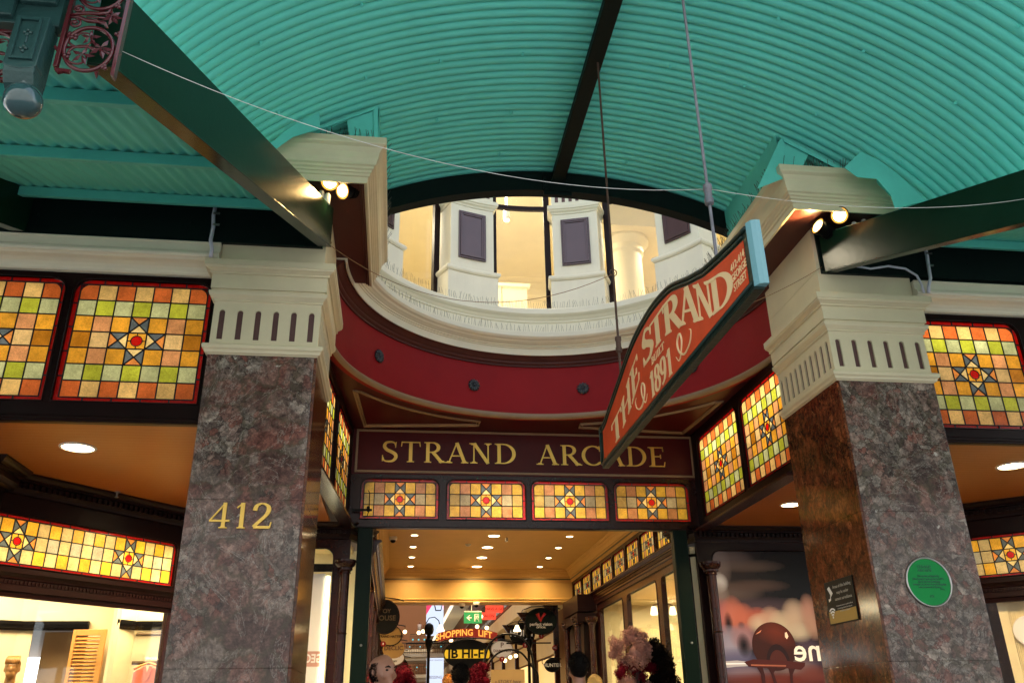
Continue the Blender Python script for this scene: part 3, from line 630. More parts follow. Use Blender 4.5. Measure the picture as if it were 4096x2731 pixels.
# room behind the balcony windows
rm = MB(); rm.box(-3.2, 6.6, 10.6, 16, 6.55, 6.80); struct('upper_room_floor', rm, 'floor')
rm = thing('upper_room', 'warm cream room seen behind the balcony windows', 'room')
s = MB(); s.box(-3.4, 6.8, 15.6, 15.8, 6.8, 10.4); s.box(-3.4, -3.2, 10.3, 15.6, 6.8, 10.4); s.box(6.6, 6.8, 10.3, 15.6, 6.8, 10.4); s.build('wall', 'shopwall', rm)
s = MB(); s.box(-3.4, 6.8, 10.2, 15.8, 9.9, 10.1); s.sweep([(-.02,9.5),(0,9.5),(.05,9.55),(.06,9.62),(.14,9.7),(.16,9.85),(.3,9.9),(-.02,9.9)], [(-3.2,10.3),(-3.2,15.6),(6.6,15.6),(6.6,10.3)], True, 1); s.build('ceiling', 'shopwall', rm)
s = MB(); s.lathe([(.3,6.8),(.3,8.9),(.34,8.95),(.34,9.05),(.44,9.15),(.44,9.2)], (3.75, 12.6, 0), 32); s.box(3.2, 4.3, 12.0, 13.2, 9.2, 9.9); s.build('round_column', 'shopwall', rm, smooth=True, auto=30)
s = MB(); s.lathe([(.05,9.3),(.055,9.32),(.055,9.5),(.02,9.52),(.02,9.9)], (1.62, 12.2, 0), 16); s.build('track_light', 'white_enamel', rm, smooth=True, auto=30)
s = MB(); s.lathe([(.001,9.292),(.045,9.292),(.045,9.298)], (1.62, 12.2, 0), 16); s.build('bulb', 'lamp', rm)
s = MB(); s.box(.9, 1.6, 12.9, 12.95, 6.8, 8.4); s.box(1.62, 2.05, 12.9, 12.95, 6.8, 8.4); s.box(.85, 2.1, 12.88, 12.97, 8.4, 8.46); s.build('timber_partition', 'shopwall', rm)
for x in (-1.5, 1.2, 4.9): lamp('upper_room_lamp', 'AREA', (x, 12.6, 9.75), 44, (1, .87, .62), 1.2)
lamp('upper_room_lamp', 'AREA', (1.6, 12.4, 7.2), 12, (1, .87, .62), 2.5, rot=(pi, 0, 0))
# upper facade above the bow (out of frame, shades the recess)
up = MB(); up.box(-30, -.9, 8.2, 8.6, 6.5, 16); up.box(4.2, 30, 8.2, 8.6, 6.5, 16)
up.sweep([(0,9.6),(0,16),(-.4,16),(-.4,9.6)], [(1.65+x, 8.1+y) for x, y in ringpath(2.9, 89, 24)]); 
tag(up.build('upper_facade', 'facade'), 'rendered upper storeys of the building above the canopy', 'building')
# ------------------------------------------------------------------ soffit and name fascia
sf = thing('entrance_soffit', 'dark red flat soffit with tan triangle mouldings beneath crimson cove', 'soffit')
s = MB(); A_ = arc(1.65, 8.1, 2.48, -89, 89, 60); s.prism([(-1.0, 8.13)]+A_+[(4.3, 8.13), (4.3, 11.3), (-1.0, 11.3)], 5.215, 5.26, 'z'); s.build('soffit_board', 'maroon', sf)
for sg in (-1, 1):
    def mx(x): return x if sg < 0 else 3.42-x
    s = MB(); inn = arc(1.65, 8.1, 2.72, -80 if False else -58, -13.5, 18)
    pts = [(-.60, 9.70)]+[p for p in inn if p[0] > -.55]+[(1.02, 10.90), (-.52, 11.05)]
    pts = [(mx(x), y) for x, y in pts]
    if sg > 0: pts = pts[::-1]
    n = len(pts); cx_ = sum(p[0] for p in pts)/n; cy_ = sum(p[1] for p in pts)/n
    s.tube([(p[0], p[1], 5.208) for p in pts], .022, 4, closed=True)
    s.tube([(p[0]+(cx_-p[0])*.04, p[1]+(cy_-p[1])*.04, 5.210) for p in pts], .012, 6, closed=True)
    s.build('triangle_moulding', 'bead', sf)
nf = thing('name_fascia', 'maroon fascia board with gold letters STRAND ARCADE over the doorway', 'sign', (0, 11.2, 0))
s = MB(); s.box(-.75, 4.25, .0, .08, 4.585, 5.215); s.build('board', 'maroon', nf)
s = MB()
for q in ((-.62, 4.10, 5.175, 5.205), (-.62, 4.10, 4.607, 4.637), (-.62, -.59, 4.638, 5.174), (4.07, 4.10, 4.638, 5.174)):
    s.box(q[0], q[1], -.012, .001, q[2], q[3]); 
    s.box(q[0]+.009, q[1]-.009, -.020, -.0125, q[2]+.009, q[3]-.009)
s.build('frame', 'bead', nf)
s = MB(); word(s, 'STRAND', -.27, 1.60, 4.755, .285, 0, .014, gap=.10); word(s, 'ARCADE', 1.86, 3.72, 4.755, .285, 0, .014, gap=.09); s.build('lettering', 'gold', nf)
ts = thing('transom_screen', 'row of four small stained glass windows over the arcade doorway', 'window screen', (0, 11.2, 0))
W4 = [(-.515,.505,3.99,4.52), (.62,1.68,3.99,4.52), (1.77,2.83,3.99,4.52), (2.92,3.98,3.99,4.52)]
wood_frame(ts, -.75, 4.2, 3.885, 4.583, W4, 'mahogany')
for w in W4: stained(ts, *w, 7, 3)
s = MB(); s.box(-.75, 4.2, -.02, .085, 3.868, 3.8845); s.build('bottom_bead', 'mahogany_dark', ts)
for x, e in ((0,26), (1.3,60), (2.1,50), (3.6,26)): back_lamp(ts, x-.25, x+.35, 4.1, 4.45, .55, e*.18)
# ------------------------------------------------------------------ side screens in the recess
def side_screen(loc, rz, wins, label, X0, X1, cols, e, Z0=3.9, Z1=5.21):
    t = thing('side_window_screen', label, 'window screen', loc, rz, 'stained glass screens along the entrance recess')
    wood_frame(t, X0, X1, Z0, Z1, wins, 'mahogany_dark', r=.12)
    s = MB(); s.prism([(-.0, Z0+.0), (-.10, Z0-.03), (-.10, Z0-.06), (.07, Z0-.06), (.07, Z0)], X0, X1, 'x'); s.build('sill', 'mahogany', t)
    for w in wins: stained(t, *w, cols, 7, r=.12)
    for w in wins: back_lamp(t, w[0], w[1], w[3]-.25, w[3]+.0, .30, e, tilt=.75); back_lamp(t, w[0], w[1], w[2], w[3], .6, e*.6)
    return t
rzl = atan2(-2.95, -.21)  # unused guide
tl = side_screen((-.87, 8.2, 0), atan2(2.95, .21), [(.05,1.40,4.02,5.08), (1.53,2.86,4.02,5.08)], 'stained glass screen on left side of the entrance recess', -.02, 2.97, 9, 12)
tr = side_screen((4.09, 11.17, 0), -pi/2, [(.20,1.66,4.01,5.09), (1.77,3.1,4.01,5.09)], 'stained glass screen on right side of the entrance recess', -.02, 3.0, 9, 15)
# ------------------------------------------------------------------ bays either side of the pillars
def bay(loc, wins, X0, X1, label, e, ztilt=0):
    t = thing('bay_window_screen', label, 'window screen', loc, 0, 'stained glass screens facing the street')
    wood_frame(t, X0, X1, 3.965, 5.32, wins, 'mahogany_dark', r=.13)
    s = MB(); s.sweep([(-.06,3.905),(.0,3.905),(.012,3.91),(.012,3.925),(.022,3.93),(.022,3.95),(.005,3.955),(.0,3.964),(-.06,3.964)], [(X0, 0), (X1, 0)], True, 1); s.build('bottom_rail', 'mahogany_dark', t)
    for w in wins: stained(t, *w, 7, 7, r=.13, bw=.04)
    for w in wins: back_lamp(t, w[0], w[1], w[2], w[3], .6, e)
    return t
bay((0, 7.15, 0), [(-5.50,-4.31,4.095,5.25), (-4.22,-3.03,4.095,5.25), (-2.95,-1.77,4.095,5.25)], -5.6, -1.69, 'stained glass screen left of the left pillar above timber soffit', 13)
br_ = bay((0, 7.15, 0), [(5.06,6.22,4.06,5.20), (6.32,7.5,4.06,5.20)], 5.04, 7.6, 'stained glass screen right of the right pillar above timber soffit', 7)
for w in ((5.06,6.22), (6.32,7.5)): back_lamp(br_, w[0], w[1], 5.0, 5.2, .25, 7, tilt=.8)
for x0, x1, lb in ((-5.6, -1.705, 'cream street cornice left of the left pillar'), (5.055, 7.6, 'cream street cornice right of the right pillar')):
    t = thing('street_cornice', lb, 'cornice', group='cream cornices over the street windows')
    pf = [(0,5.31),(.045,5.31),(.06,5.325),(.065,5.345),(.09,5.37),(.13,5.39),(.18,5.40),(.20,5.415),(.215,5.42),(.225,5.44),(.22,5.465),(.20,5.475),(.185,5.49),(.185,5.565),(.20,5.57),(.20,5.58),(.0,5.583)]
    s = MB(); s.sweep([(o, z-(.0 if x0 < 0 else .035)) for o, z in pf], [(x0, 7.15), (x1, 7.15)] if x0 < 0 else [(x0, 7.15), (x1, 7.15)], True, 1); s.build('moulding', 'cream_grey', t)
# wall and dark green beam above
for x0, x1, lb in ((-5.6, -.80, 'blackish green steel beam along the wall at left'), (4.10, 7.6, 'blackish green steel beam along the wall at right')):
    s = MB(); s.box(x0, x1, 6.975, 6.998, 5.59, 6.3); s.box(x0, x1, 6.95, 6.974, 5.585, 5.605); s.box(x0, -1.72 if x0 < 0 else x0+.02, 7.0, 7.2, 5.50, 6.3) if x0 < 0 else s.box(5.07, x1, 7.0, 7.2, 5.50, 6.3); 
    s2 = MB(); 
    o = s.build('wall_beam', 'green_black'); tag(o, lb, 'beam', 'dark beams along the wall')
    for k in range(14):
        xx = x0+.3+k*.33
        if xx < x1-.1: s2.ball((xx, 6.972, 5.78+.25*(k % 2)), .012, 6)
    s2.build('bolt', 'green_black', o)
# ------------------------------------------------------------------ barrel canopy
CX, CT, CA, CB = 1.65, 7.33, 3.8, 2.75
def zf(x): return CT-CB*(1-sqrt(max(0, 1-((x-CX)/CA)**2)))
can = thing('barrel_canopy', 'big curved turquoise corrugated canopy roof over the entrance', 'canopy', (0, 0, 0))
def vault_sheet(y0, y1, name, pitch=.0985):
    prof = [(0,0),(.045,-.011),(.10,-.021),(.19,-.030),(.33,-.036),(.5,-.038),(.67,-.036),(.81,-.030),(.90,-.021),(.955,-.011)]
    rows = []; y = y0
    while y < y1:
        for t_, o in prof: rows.append((y+t_*pitch, o+.03))
        y += pitch
    vs = []; fs = []; k = 81
    for y, o in rows:
        lim = 3.6
        for q in range(80):        # stop where the vault meets the side awnings
            if zf(CX+lim) < 5.39+SL*(y-5.52)+.14: lim -= .02
        a = math.asin(lim/CA)
        for i in range(k): x = CX+CA*sin(-a+2*a*i/(k-1)); vs.append((x, y, zf(x)+o))
    for j in range(len(rows)-1):
        for i in range(k-1): fs.append((j*k+i, j*k+i+1, (j+1)*k+i+1, (j+1)*k+i))
    b = MB(); b.add(vs, fs); o = b.build(name, 'teal', can, smooth=True, recalc=False)
    return o
SL = .354
vault_sheet(2.5, 7.96, 'corrugated_sheet')
b = MB(); b.box(CX-.075, CX+.075, 2.4, 7.97, 7.15, 7.17); b.box(CX-.05, CX+.05, 2.4, 7.97, 7.17, 7.32); b.build('ridge_beam', 'green_black', can)
b = MB(); b.box(CX-.16, CX+.16, 7.965, 7.99, 7.0, 7.3)
for dx in (-.13, .13):
    for z in (7.06, 7.14, 7.22): b.ball((CX+dx, 7.962, z), .014, 8)
b.build('splice_plate', 'green_black', can)
b = MB(); n = 72; xs = [CX+CA*sin(math.asin(-2.95/CA)+(math.asin(2.95/CA)*2)*i/n) for i in range(n+1)]
lo = [(x, zf(x)-.27) for x in xs]; hi = [(x, zf(x)+.03) for x in xs]; b.prism(lo+hi[::-1], 8.0, 8.03)
fl = [(x, zf(x)-.285) for x in xs]; fh = [(x, zf(x)-.2705) for x in xs]; b.prism(fl+fh[::-1], 7.95, 8.09)
b.build('arch_rib', 'green_black', can)
def flash(pts, y0, y1, m='teal_dull', axis='y'):
    b = MB(); b.prism(pts, y0, y1, axis); return b.build('flashing', m, can, bevel=.002)
for sg in (0, 1):
    mx = (lambda x: x) if sg == 0 else (lambda x: 3.30-x)
    def pp(l): l = [(mx(x), z) for x, z in l]; return l
    flash(pp([(-.36, zf(-.36)-.035), (-1.3, zf(-1.3)-.03), (-1.3, zf(-1.3)+.01), (-.36, zf(-.36)+.0)]), 6.535, 6.545)
    flash(pp([(-.36, 6.47), (-1.3, 6.2), (-1.3, zf(-1.3)), (-.36, zf(-.36))]), 6.9, 6.906, 'cream')
    ZA = (lambda x, y, Y: P((1050+x/1.96)*.57422, (400+y/1.96)*.57422, Y)) if sg == 0 else (lambda x, y, Y: P((2700+x/1.4255)*.57422, (400+y/1.4255)*.57422, Y))
    def fl(pts, Y, m='teal_dull'):
        q = [ZA(x, y, Y) for x, y in pts]; flash([(a.x, a.z) for a in q], Y, Y+.006, m)
    if sg == 0:
        fl([(20,350),(90,320),(160,255),(235,205),(330,150),(445,95),(452,225),(330,262),(240,290),(160,345),(85,400)], 6.30)
        fl([(662,160),(868,88),(868,345),(685,345)], 6.50)
        fl([(868,60),(908,45),(905,345),(872,345)], 6.485)
        fl([(655,130),(880,52),(884,72),(660,152)], 6.48)
        fl([(230,268),(330,250),(450,205),(660,132),(664,152),(455,228),(340,272),(235,290)], 6.47)
    else:
        fl([(612,240),(765,305),(700,440),(610,440)], 6.50)
        fl([(598,225),(622,212),(640,440),(470,505)], 6.485)
        fl([(620,215),(780,295),(960,390),(1050,452),(1040,470),(955,408),(770,312),(618,235)], 6.47)
        fl([(1060,295),(1160,340),(1270,420),(1430,575),(1255,620),(1230,540),(1150,450),(1040,440),(965,385)], 6.2)
    xw = mx(-.33)
    b = MB(); b.prism([(6.56, 6.44), (8.0, 6.44), (8.0, zf(xw)+.01), (6.56, zf(xw)+.01)], xw-.003, xw+.003, 'x'); b.build('side_flashing', 'teal_dull', can, bevel=.002)
    b = MB(); b.prism([(6.56, 6.47), (7.35, 6.47), (7.3, 6.62), (6.6, 6.70)], xw-.012*(1 if sg else -1), xw+.004, 'x'); b.build('side_flashing', 'teal_dull', can, bevel=.002)
rs = random.Random(3)
for yy in (3.5, 4.35, 5.2, 6.05, 6.9, 7.6):
    for k in range(9):
        x = -1.2+k*.72+rs.uniform(-.03, .03)
        if abs(x-CX) < .3: continue
        b = MB(); b.box(-.011, .011, -.005, .005, -.028, 0); b.box(-.018, .004, -.003, .003, -.036, -.026); o = b.build('roof_screw', 'teal_dull', can)
        o.location = (x, yy+.0246, zf(x)-.006); o.rotation_euler = (.2, math.asin((x-CX)/CA)*.8, rs.uniform(-.6, .6))
# ------------------------------------------------------------------ raking beams and side awnings
SL = .354
def beam(A, a, label, y_out=3.09, w=.11, h=.41, sgn=1):
    Ax, Ay, Az = A
    t = MB(); y1 = Ay; y0 = y_out
    def pt(y, dx, dz): return (Ax+a*(Ay-y)*-1*sgn+dx, y, Az-SL*(Ay-y)+dz)
    def seg(dx0, dx1, z0, z1):
        vs = [pt(y0, dx0, z0), pt(y0, dx1, z0), pt(y0, dx1, z1), pt(y0, dx0, z1), pt(y1, dx0, z0), pt(y1, dx1, z0), pt(y1, dx1, z1), pt(y1, dx0, z1)]
        t.add(vs, [(0,1,2,3), (4,5,6,7), (0,1,5,4), (1,2,6,5), (2,3,7,6), (3,0,4,7)])
    seg(-w*sgn, 0, 0, h)
    seg(-w*sgn, .006*sgn, -.012, -.0005)
    return tag(t.build('raking_beam', 'green_dark', bevel=.003), label, 'beam', 'dark green raking beams')
beam((-.725, 6.95, 5.60), .154, 'dark green raking beam rising to the left pillar')
beam((4.12, 6.95, 5.60), .13, 'dark green raking beam rising to the right pillar', sgn=-1)
beam((-3.38, 6.95, 5.60), .154, 'dark green raking beam at the far left end of the awning')
def awning(x0, x1, sgn, label):
    t = thing('side_awning', label, 'awning', (0, 0, 0), 0, 'flat corrugated awnings either side of the canopy')
    def xb(y): return (-.725-.154*(6.95-y)-.03) if sgn < 0 else (4.12+.13*(6.95-y)+.03)
    n = int(abs(x1-x0)/.1*8); ys = [2.4, 3.2, 4.0, 4.8, 5.6, 6.4, 7.02]; vs = []; fs = []
    for j, y in enumerate(ys):
        for i in range(n+1):
            x = x0+(x1-x0)*i/n; z = 5.39+SL*(y-5.52)+.1+.013+.013*cos(2*pi*x/.1)
            x = min(x, xb(y)) if sgn < 0 else max(x, xb(y)); vs.append((x, y, z))
    for j in range(len(ys)-1):
        for i in range(n): fs.append((j*(n+1)+i, j*(n+1)+i+1, (j+1)*(n+1)+i+1, (j+1)*(n+1)+i))
    b = MB(); b.add(vs, fs); b.build('corrugated_sheet', 'teal', t, smooth=True, recalc=False)
    for y, z in ((6.76, 5.83), (5.54, 5.395), (4.33, 4.97), (3.14, 4.55)):
        xe = xb(y)
        b = MB(); q = (x0, xe) if sgn < 0 else (xe, x1)
        sh = lambda Y, Z: (Y, Z)
        b.prism([(y-.035, z), (y+.04, z+.026), (y+.04, z+.118), (y-.035, z+.092)], q[0], q[1], 'x'); o = b.build('purlin', 'teal_dull', t, bevel=.003)
        for k in range(3):
            g_ = MB(); g_.ball((q[0]+(q[1]-q[0])*(.25+.27*k), y-.0, z+.012), .014, 8, sc=(1, 1, .5)); g_.build('bolt', 'teal_dull', o, smooth=True)
    return t
awning(-7, -.7, -1, 'flat turquoise corrugated awning left of the curved canopy')
awning(4.1, 8.4, 1, 'flat turquoise corrugated awning right of the curved canopy')
# ------------------------------------------------------------------ awning end: fascia, pendant, iron lace
fa = thing('awning_fascia', 'bottle green panelled fascia with pendant box and ball finial', 'fascia', (0, 3.0, 0))
b = MB(); b.box(-3.2, -1.535, .0, .07, 4.345, 5.3); b.build('board', 'fascia_green', fa, bevel=.004)
b = MB(); b.box(-3.2, -1.72, -.03, -.0005, 4.362, 4.56); b.box(-1.705, -1.557, -.028, -.0005, 4.447, 4.9); b.build('raised_panel', 'fascia_green', fa, bevel=.006)
b = MB(); b.prism([(-1.685,4.344),(-1.55,4.344),(-1.556,4.085)]+[(-1.62+.064*cos(a), 4.085-.022*sin(a)) for a in (.35,.9,1.57,2.2,2.8)]+[(-1.688,4.085)], -.05, .02)
b.build('pendant_box', 'fascia_green', fa, bevel=.004)
b = MB(); b.prism([(-.05, 4.086), (.075, 4.086), (.075, 4.0), (.04, 3.975), (-.02, 4.01), (-.045, 4.05)], -1.682, -1.562, 'x'); b.box(-1.68, -1.56, -.045, .074, 4.05, 4.343); b.build('pendant_foot', 'fascia_green', fa, bevel=.004)
b = MB()
for q in ((-1.668,-1.656,4.105,4.325), (-1.585,-1.573,4.105,4.325), (-1.655,-1.586,4.105,4.117), (-1.655,-1.586,4.313,4.325)): b.box(q[0], q[1], -.062, -.0505, q[2], q[3])
for dx, dz in ((-.012,.25),(0,.262),(.012,.25),(0,.238),(-.010,.165),(.010,.165),(0,.15),(0,.175)): b.ball((-1.62+dx, -.052, 4.0+dz), .0085, 8)
b.tube([(-1.62, -.052, 4.235), (-1.62, -.052, 4.195)], .004, 6)
b.build('pendant_moulding', 'fascia_green', fa)
b = MB(); b.ball((-1.60, .01, 3.945), .075, 32); b.lathe([(.03, 4.0), (.04, 4.03), (.03, 4.06)], (-1.60, .01, 0), 16); b.build('ball_finial', 'ball', fa, smooth=True)
def star(b, x, z, r, y=-.012, n=5, rot=0):
    for k in range(n):
        a = rot+2*pi*k/n; d = (cos(a), sin(a)); q = (-d[1], d[0])
        tip = (x+d[0]*r, y+.006, z+d[1]*r); m1 = (x+d[0]*r*.5+q[0]*r*.2, y+.004, z+d[1]*r*.5+q[1]*r*.2); m2 = (x+d[0]*r*.5-q[0]*r*.2, y+.004, z+d[1]*r*.5-q[1]*r*.2); rg = (x+d[0]*r*.45, y-.008, z+d[1]*r*.45); c0 = (x, y-.006, z); bk = (x+d[0]*r*.4, y+.012, z+d[1]*r*.4)
        b.add([c0, m1, tip, m2, rg, bk], [(0,1,4),(1,2,4),(2,3,4),(3,0,4),(0,5,1),(1,5,2),(2,5,3),(3,5,0)])
def lace_unit(par, ox, oz, mir=1):
    f = lambda x, z, y=0: (ox+mir*x, y, oz+z)
    b = MB(); b.tube([f(.098*cos(a), .118*sin(a)) for a in [2*pi*k/40 for k in range(40)]], .009, 8, closed=True); b.build('ring', 'lace', par, smooth=True)
    b = MB()
    def scroll(cx, cz, r0, r1, a0, turns, w=.006):
        n = 30; b.tube([f(cx+(r0+(r1-r0)*k/n)*cos(radians(a0)+turns*2*pi*k/n), cz+(r0+(r1-r0)*k/n)*sin(radians(a0)+turns*2*pi*k/n), -.001*k/n) for k in range(n+1)], [w*(1-.4*k/n) for k in range(n+1)], 6)
    scroll(-.035, .055, .062, .02, 150, 1.1); scroll(-.03, -.045, .066, .02, 30, 1.15); b.tube([f(-.09, -.0), f(-.02, .012), f(.05, 0), f(.092, -.02)], .006, 6)
    for px, pz in ((-.075,.05),(-.06,.062),(-.06,.045),(-.085,-.05),(-.07,-.04),(-.072,-.058),(.10,.085),(.112,.075),(.113,.092),(.075,-.10),(.088,-.105),(.083,-.09)): b.ball(f(px, pz, -.008), .009, 8)
    b.build('scroll', 'lace', par, smooth=True)
    for sx, sz, r, ro in ((0,.055,.045,.3),(.055,.0,.055,1.2),(-.015,-.045,.052,.1)):
        b = MB(); star(b, ox+mir*sx, oz+sz, r, rot=ro); b.build('leaf', 'lace', par)
la = thing('iron_lace_panel', 'oxblood cast iron lace panel with rings and leaves beside green pendant', 'ironwork', (0, 3.0, 0))
b = MB(); b.box(-1.512, -1.495, -.012, .012, 4.12, 5.2); b.build('rail', 'lace', la, bevel=.002)
b = MB(); b.box(-1.279, -1.262, -.014, .022, 4.095, 5.2); b.prism([(-1.279,4.095),(-1.262,4.095),(-1.262,4.085)], -.014, .02); b.build('rail', 'lace', la, bevel=.002)
lace_unit(la, -1.392, 4.232); lace_unit(la, -1.392, 4.575)
b = MB()
for s_ in (1, -1):
    b.tube([(-1.495, -.002, 4.405+.008*s_), (-1.46, -.004, 4.41+.01*s_), (-1.42, -.004, 4.405+.022*s_), (-1.38, -.004, 4.405+.022*s_), (-1.345, -.004, 4.405+.03*s_), (-1.335, -.004, 4.405+.055*s_)], [.006,.008,.009,.009,.008,.006], 8)
    n = 20; b.tube([(-1.47+(.026-.018*k/n)*cos(-pi/2*s_+s_*2.4*pi*k/n), -.004, 4.405+.04*s_+(.026-.018*k/n)*sin(-pi/2*s_+s_*2.4*pi*k/n)) for k in range(n+1)], .006, 6)
    b.ball((-1.47, -.008, 4.405+.04*s_), .009, 8)
b.tube([(-1.43, -.002, 4.405), (-1.34, -.002, 4.408)], .005, 6); b.build('scroll', 'lace', la, smooth=True)
b = MB(); star(b, -1.322, 4.41, .045, n=7); b.build('leaf', 'lace', la)
for q in ([(-1.50,4.115),(-1.44,4.11),(-1.445,4.095),(-1.47,4.098),(-1.49,4.09),(-1.505,4.105)], [(-1.345,4.105),(-1.33,4.115),(-1.335,4.08)], [(-1.512,4.20),(-1.53,4.225),(-1.524,4.235),(-1.5,4.215)]):
    b = MB(); b.prism(q, -.007, .007); b.build('foot_leaf', 'lace', la)
lb = thing('iron_lace_panel', 'oxblood cast iron lace under the green fascia at the left edge', 'ironwork', (0, 3.02, 0))
b = MB(); b.box(-2.4, -1.69, -.01, .012, 4.045, 4.062); b.build('rail', 'lace', lb, bevel=.002)
b = MB(); b.box(-2.4, -1.69, -.01, .012, 4.30, 4.315); b.build('rail', 'lace', lb, bevel=.002)
lace_unit(lb, -1.775, 4.182, -1)
# ------------------------------------------------------------------ hanging board THE STRAND
def interp(tab):
    tab = sorted(tab)
    def f(v):
        if v <= tab[0][0]: return tab[0][1]
        for (a, p), (b_, q) in zip(tab[:-1], tab[1:]):
            if v <= b_:
                t = (v-a)/(b_-a); t = t*t*(3-2*t)*.0+t; return p+(q-p)*t
        return tab[-1][1]
    return f
crest = [(6.66,3.80),(6.60,3.80),(6.45,3.815),(6.31,3.862),(6.10,3.925),(5.88,3.993),(5.65,4.065),(5.45,4.11),(5.2,4.135),(4.925,4.134),(4.63,4.096),(4.45,4.04),(4.265,3.972),(4.1,3.92),(4.0,3.89),(3.75,3.845),(3.6,3.822),(3.42,3.80)]
crest = spl(crest, 3)
sg_ = thing('hanging_sign', 'hanging orange red board lettered THE STRAND BUILT 1891 on two rods', 'sign', (1.65, 0, 0))
b = MB(); b.prism(crest+[(3.42, 3.466), (6.66, 3.466)], 0.0, .055, 'x'); b.build('board', 'signgreen', sg_, bevel=.004)
b = MB(); b.prism([(-.002,3.419),(.012,3.385),(.034,3.376),(.058,3.376),(.058,3.419)], 3.462, 3.815, 'z'); b.build('end_cap', 'signblue', sg_, bevel=.002)
fc = [(y, z-.062) for y, z in crest if 3.46 < y < 6.60]
b = MB(); b.prism(fc+[(3.47, 3.505), (6.56, 3.505)], -.004, .0015, 'x'); b.build('face', 'signface', sg_)
b = MB(); b.tube([(-.004, y, z-.012) for y, z in crest], .013, 6); b.tube([(-.003, y, z-.040) for y, z in crest if 3.44 < y < 6.63], .010, 6); b.tube([(-.004, 3.43, 3.485), (-.004, 6.64, 3.485)], .012, 6); b.tube([(-.004, 6.64, 3.485), (-.004, 6.64, 3.79)], .012, 6); b.build('frame', 'signgreen', sg_, smooth=True)
b = MB(); b.box(-.0, .055, 3.42, 6.66, 3.452, 3.4655); b.build('bottom_rail', 'signgreen', sg_, bevel=.006)
base = interp([(6.25,3.515),(6.04,3.528),(5.84,3.585),(5.64,3.64),(5.4,3.755),(5.19,3.80),(4.9,3.816),(4.73,3.80),(4.45,3.735),(4.15,3.625),(3.95,3.562),(3.64,3.52)])
topf = interp([(6.25,3.69),(5.93,3.742),(5.7,3.85),(5.45,3.94),(5.18,4.035),(5.05,4.012),(4.75,4.01),(4.5,3.985),(4.3,3.92),(4.1,3.83),(3.93,3.767),(3.64,3.70)])
b = MB()
def sign_letters(txt, spans, bf, tf, wm=1.0):
    wm *= 1.3
    for ch, (ya, yb) in zip(txt, spans):
        adv = GL[ch][0]
        def fn(u, v, d, ya=ya, yb=yb, adv=adv):
            y = ya+(yb-ya)*(u/adv); z0, z1 = bf(y), tf(y); return (-d, y, z0+(z1-z0)*v)
        letter(b, ch, fn, .003, .0065, wm)
sign_letters('THESTRAND', [(6.26,5.93),(5.93,5.64),(5.62,5.39),(5.27,5.02),(5.07,4.75),(4.77,4.43),(4.47,4.15),(4.18,3.93),(3.95,3.65)], base, topf, 1.15)
sign_letters('BUILT', [(5.09,5.03),(5.03,4.96),(4.955,4.925),(4.92,4.865),(4.87,4.80)], lambda y: 3.735, lambda y: 3.785, 1.1)
sign_letters('1891', [(5.17,5.06),(5.06,4.93),(4.93,4.80),(4.79,4.68)], lambda y: 3.522, lambda y: 3.70, 1.1)
def swash(c0, m):
    pts = spl([(.0,-.01),(.05,-.055),(.10,-.02),(.13,.05),(.10,.10),(.05,.06),(.075,-.01),(.16,-.055),(.26,-.03),(.30,.03),(.27,.055)], 6)
    N = len(pts); b.tube([(-.005, c0[0]-m*p[0], c0[1]+p[1]) for p in pts], [.0025+.006*sin(pi*k/(N-1)) for k in range(N)], 5)
swash((4.60, 3.60), 1); swash((5.24, 3.60), -1)
b.build('lettering', 'signletter', sg_)
for i, ln in enumerate(('412-414', 'GEORGE', 'STREET')):
    me = text_mesh(ln, .060, .0015, 'CENTER', .0004); me.materials.append(M['signletter']); 
    for v in me.vertices: v.co.x *= (.85 if i else .92)
    o = bpy.data.objects.new('address_lettering', me); col.objects.link(o); o.parent = sg_; o.location = (-.0062, 3.555, 3.675-.057*i); o.rotation_euler = (pi/2, 0, -pi/2)
for y, z1, lbl in ((5.99, 7.15, 'rear'), (3.88, 7.15, 'front')):
    zc = (zf(1.65)-.18); zb = 3.84 if y < 5 else 3.95
    b = MB(); m = 'iron' if y > 5 else 'rod_grey'
    b.tube([(.0275, y, zb), (.0275, y, 7.15)], .0095 if y < 5 else .010, 8)
    zt_ = 4.29 if y < 5 else 4.28
    b.lathe([(.014,-.07),(.026,-.06),(.027,-.03),(.022,-.02),(.022,.03),(.027,.04),(.026,.065),(.014,.075)], (.0275, y, zt_), 10)
    if y > 5: b.tube([(.0275+.03*cos(a), y+.0, 4.93+.03*sin(a)) for a in [2*pi*k/12 for k in range(12)]], .005, 5, closed=True)
    o = b.build('hanger_rod', m, sg_, smooth=True, auto=40); tag(o, label=('rusty brown' if y > 5 else 'grey')+' hanger rod')
# ------------------------------------------------------------------ wires
def catenary(A, B, sag, n=24):
    A = Vector(A); B = Vector(B); return [A.lerp(B, k/n)-Vector((0, 0, sag*4*(k/n)*(1-k/n))) for k in range(n+1)]
b = MB(); A0 = P(280, 118, 3.05); 
b.tube(catenary(A0, (1.69, 3.9, 4.345), .22), .0015, 6); tag(b.build('catenary_wire', 'wire', smooth=True), 'white wire sagging from the iron lace to the grey sign rod', 'wire', 'white wires under the canopy')
b = MB(); B0 = P(2500, 425, 4.6); b.tube(catenary((1.70, 3.9, 4.345), B0, .16), .0015, 6); tag(b.build('catenary_wire', 'wire', smooth=True), 'white wire running from the grey sign rod out to the right', 'wire', 'white wires under the canopy')
b = MB(); b.tube(catenary((-.74, 6.98, 5.63), (1.697, 5.99, 4.93), .42), .003, 5); b.tube([(-.74+.02*cos(a), 6.94, 5.63+.02*sin(a)) for a in [2*pi*k/10 for k in range(10)]], .004, 5, closed=True); tag(b.build('guy_wire', 'wire_brown'), 'thin rusty guy wire hooked beside left pillar', 'wire')
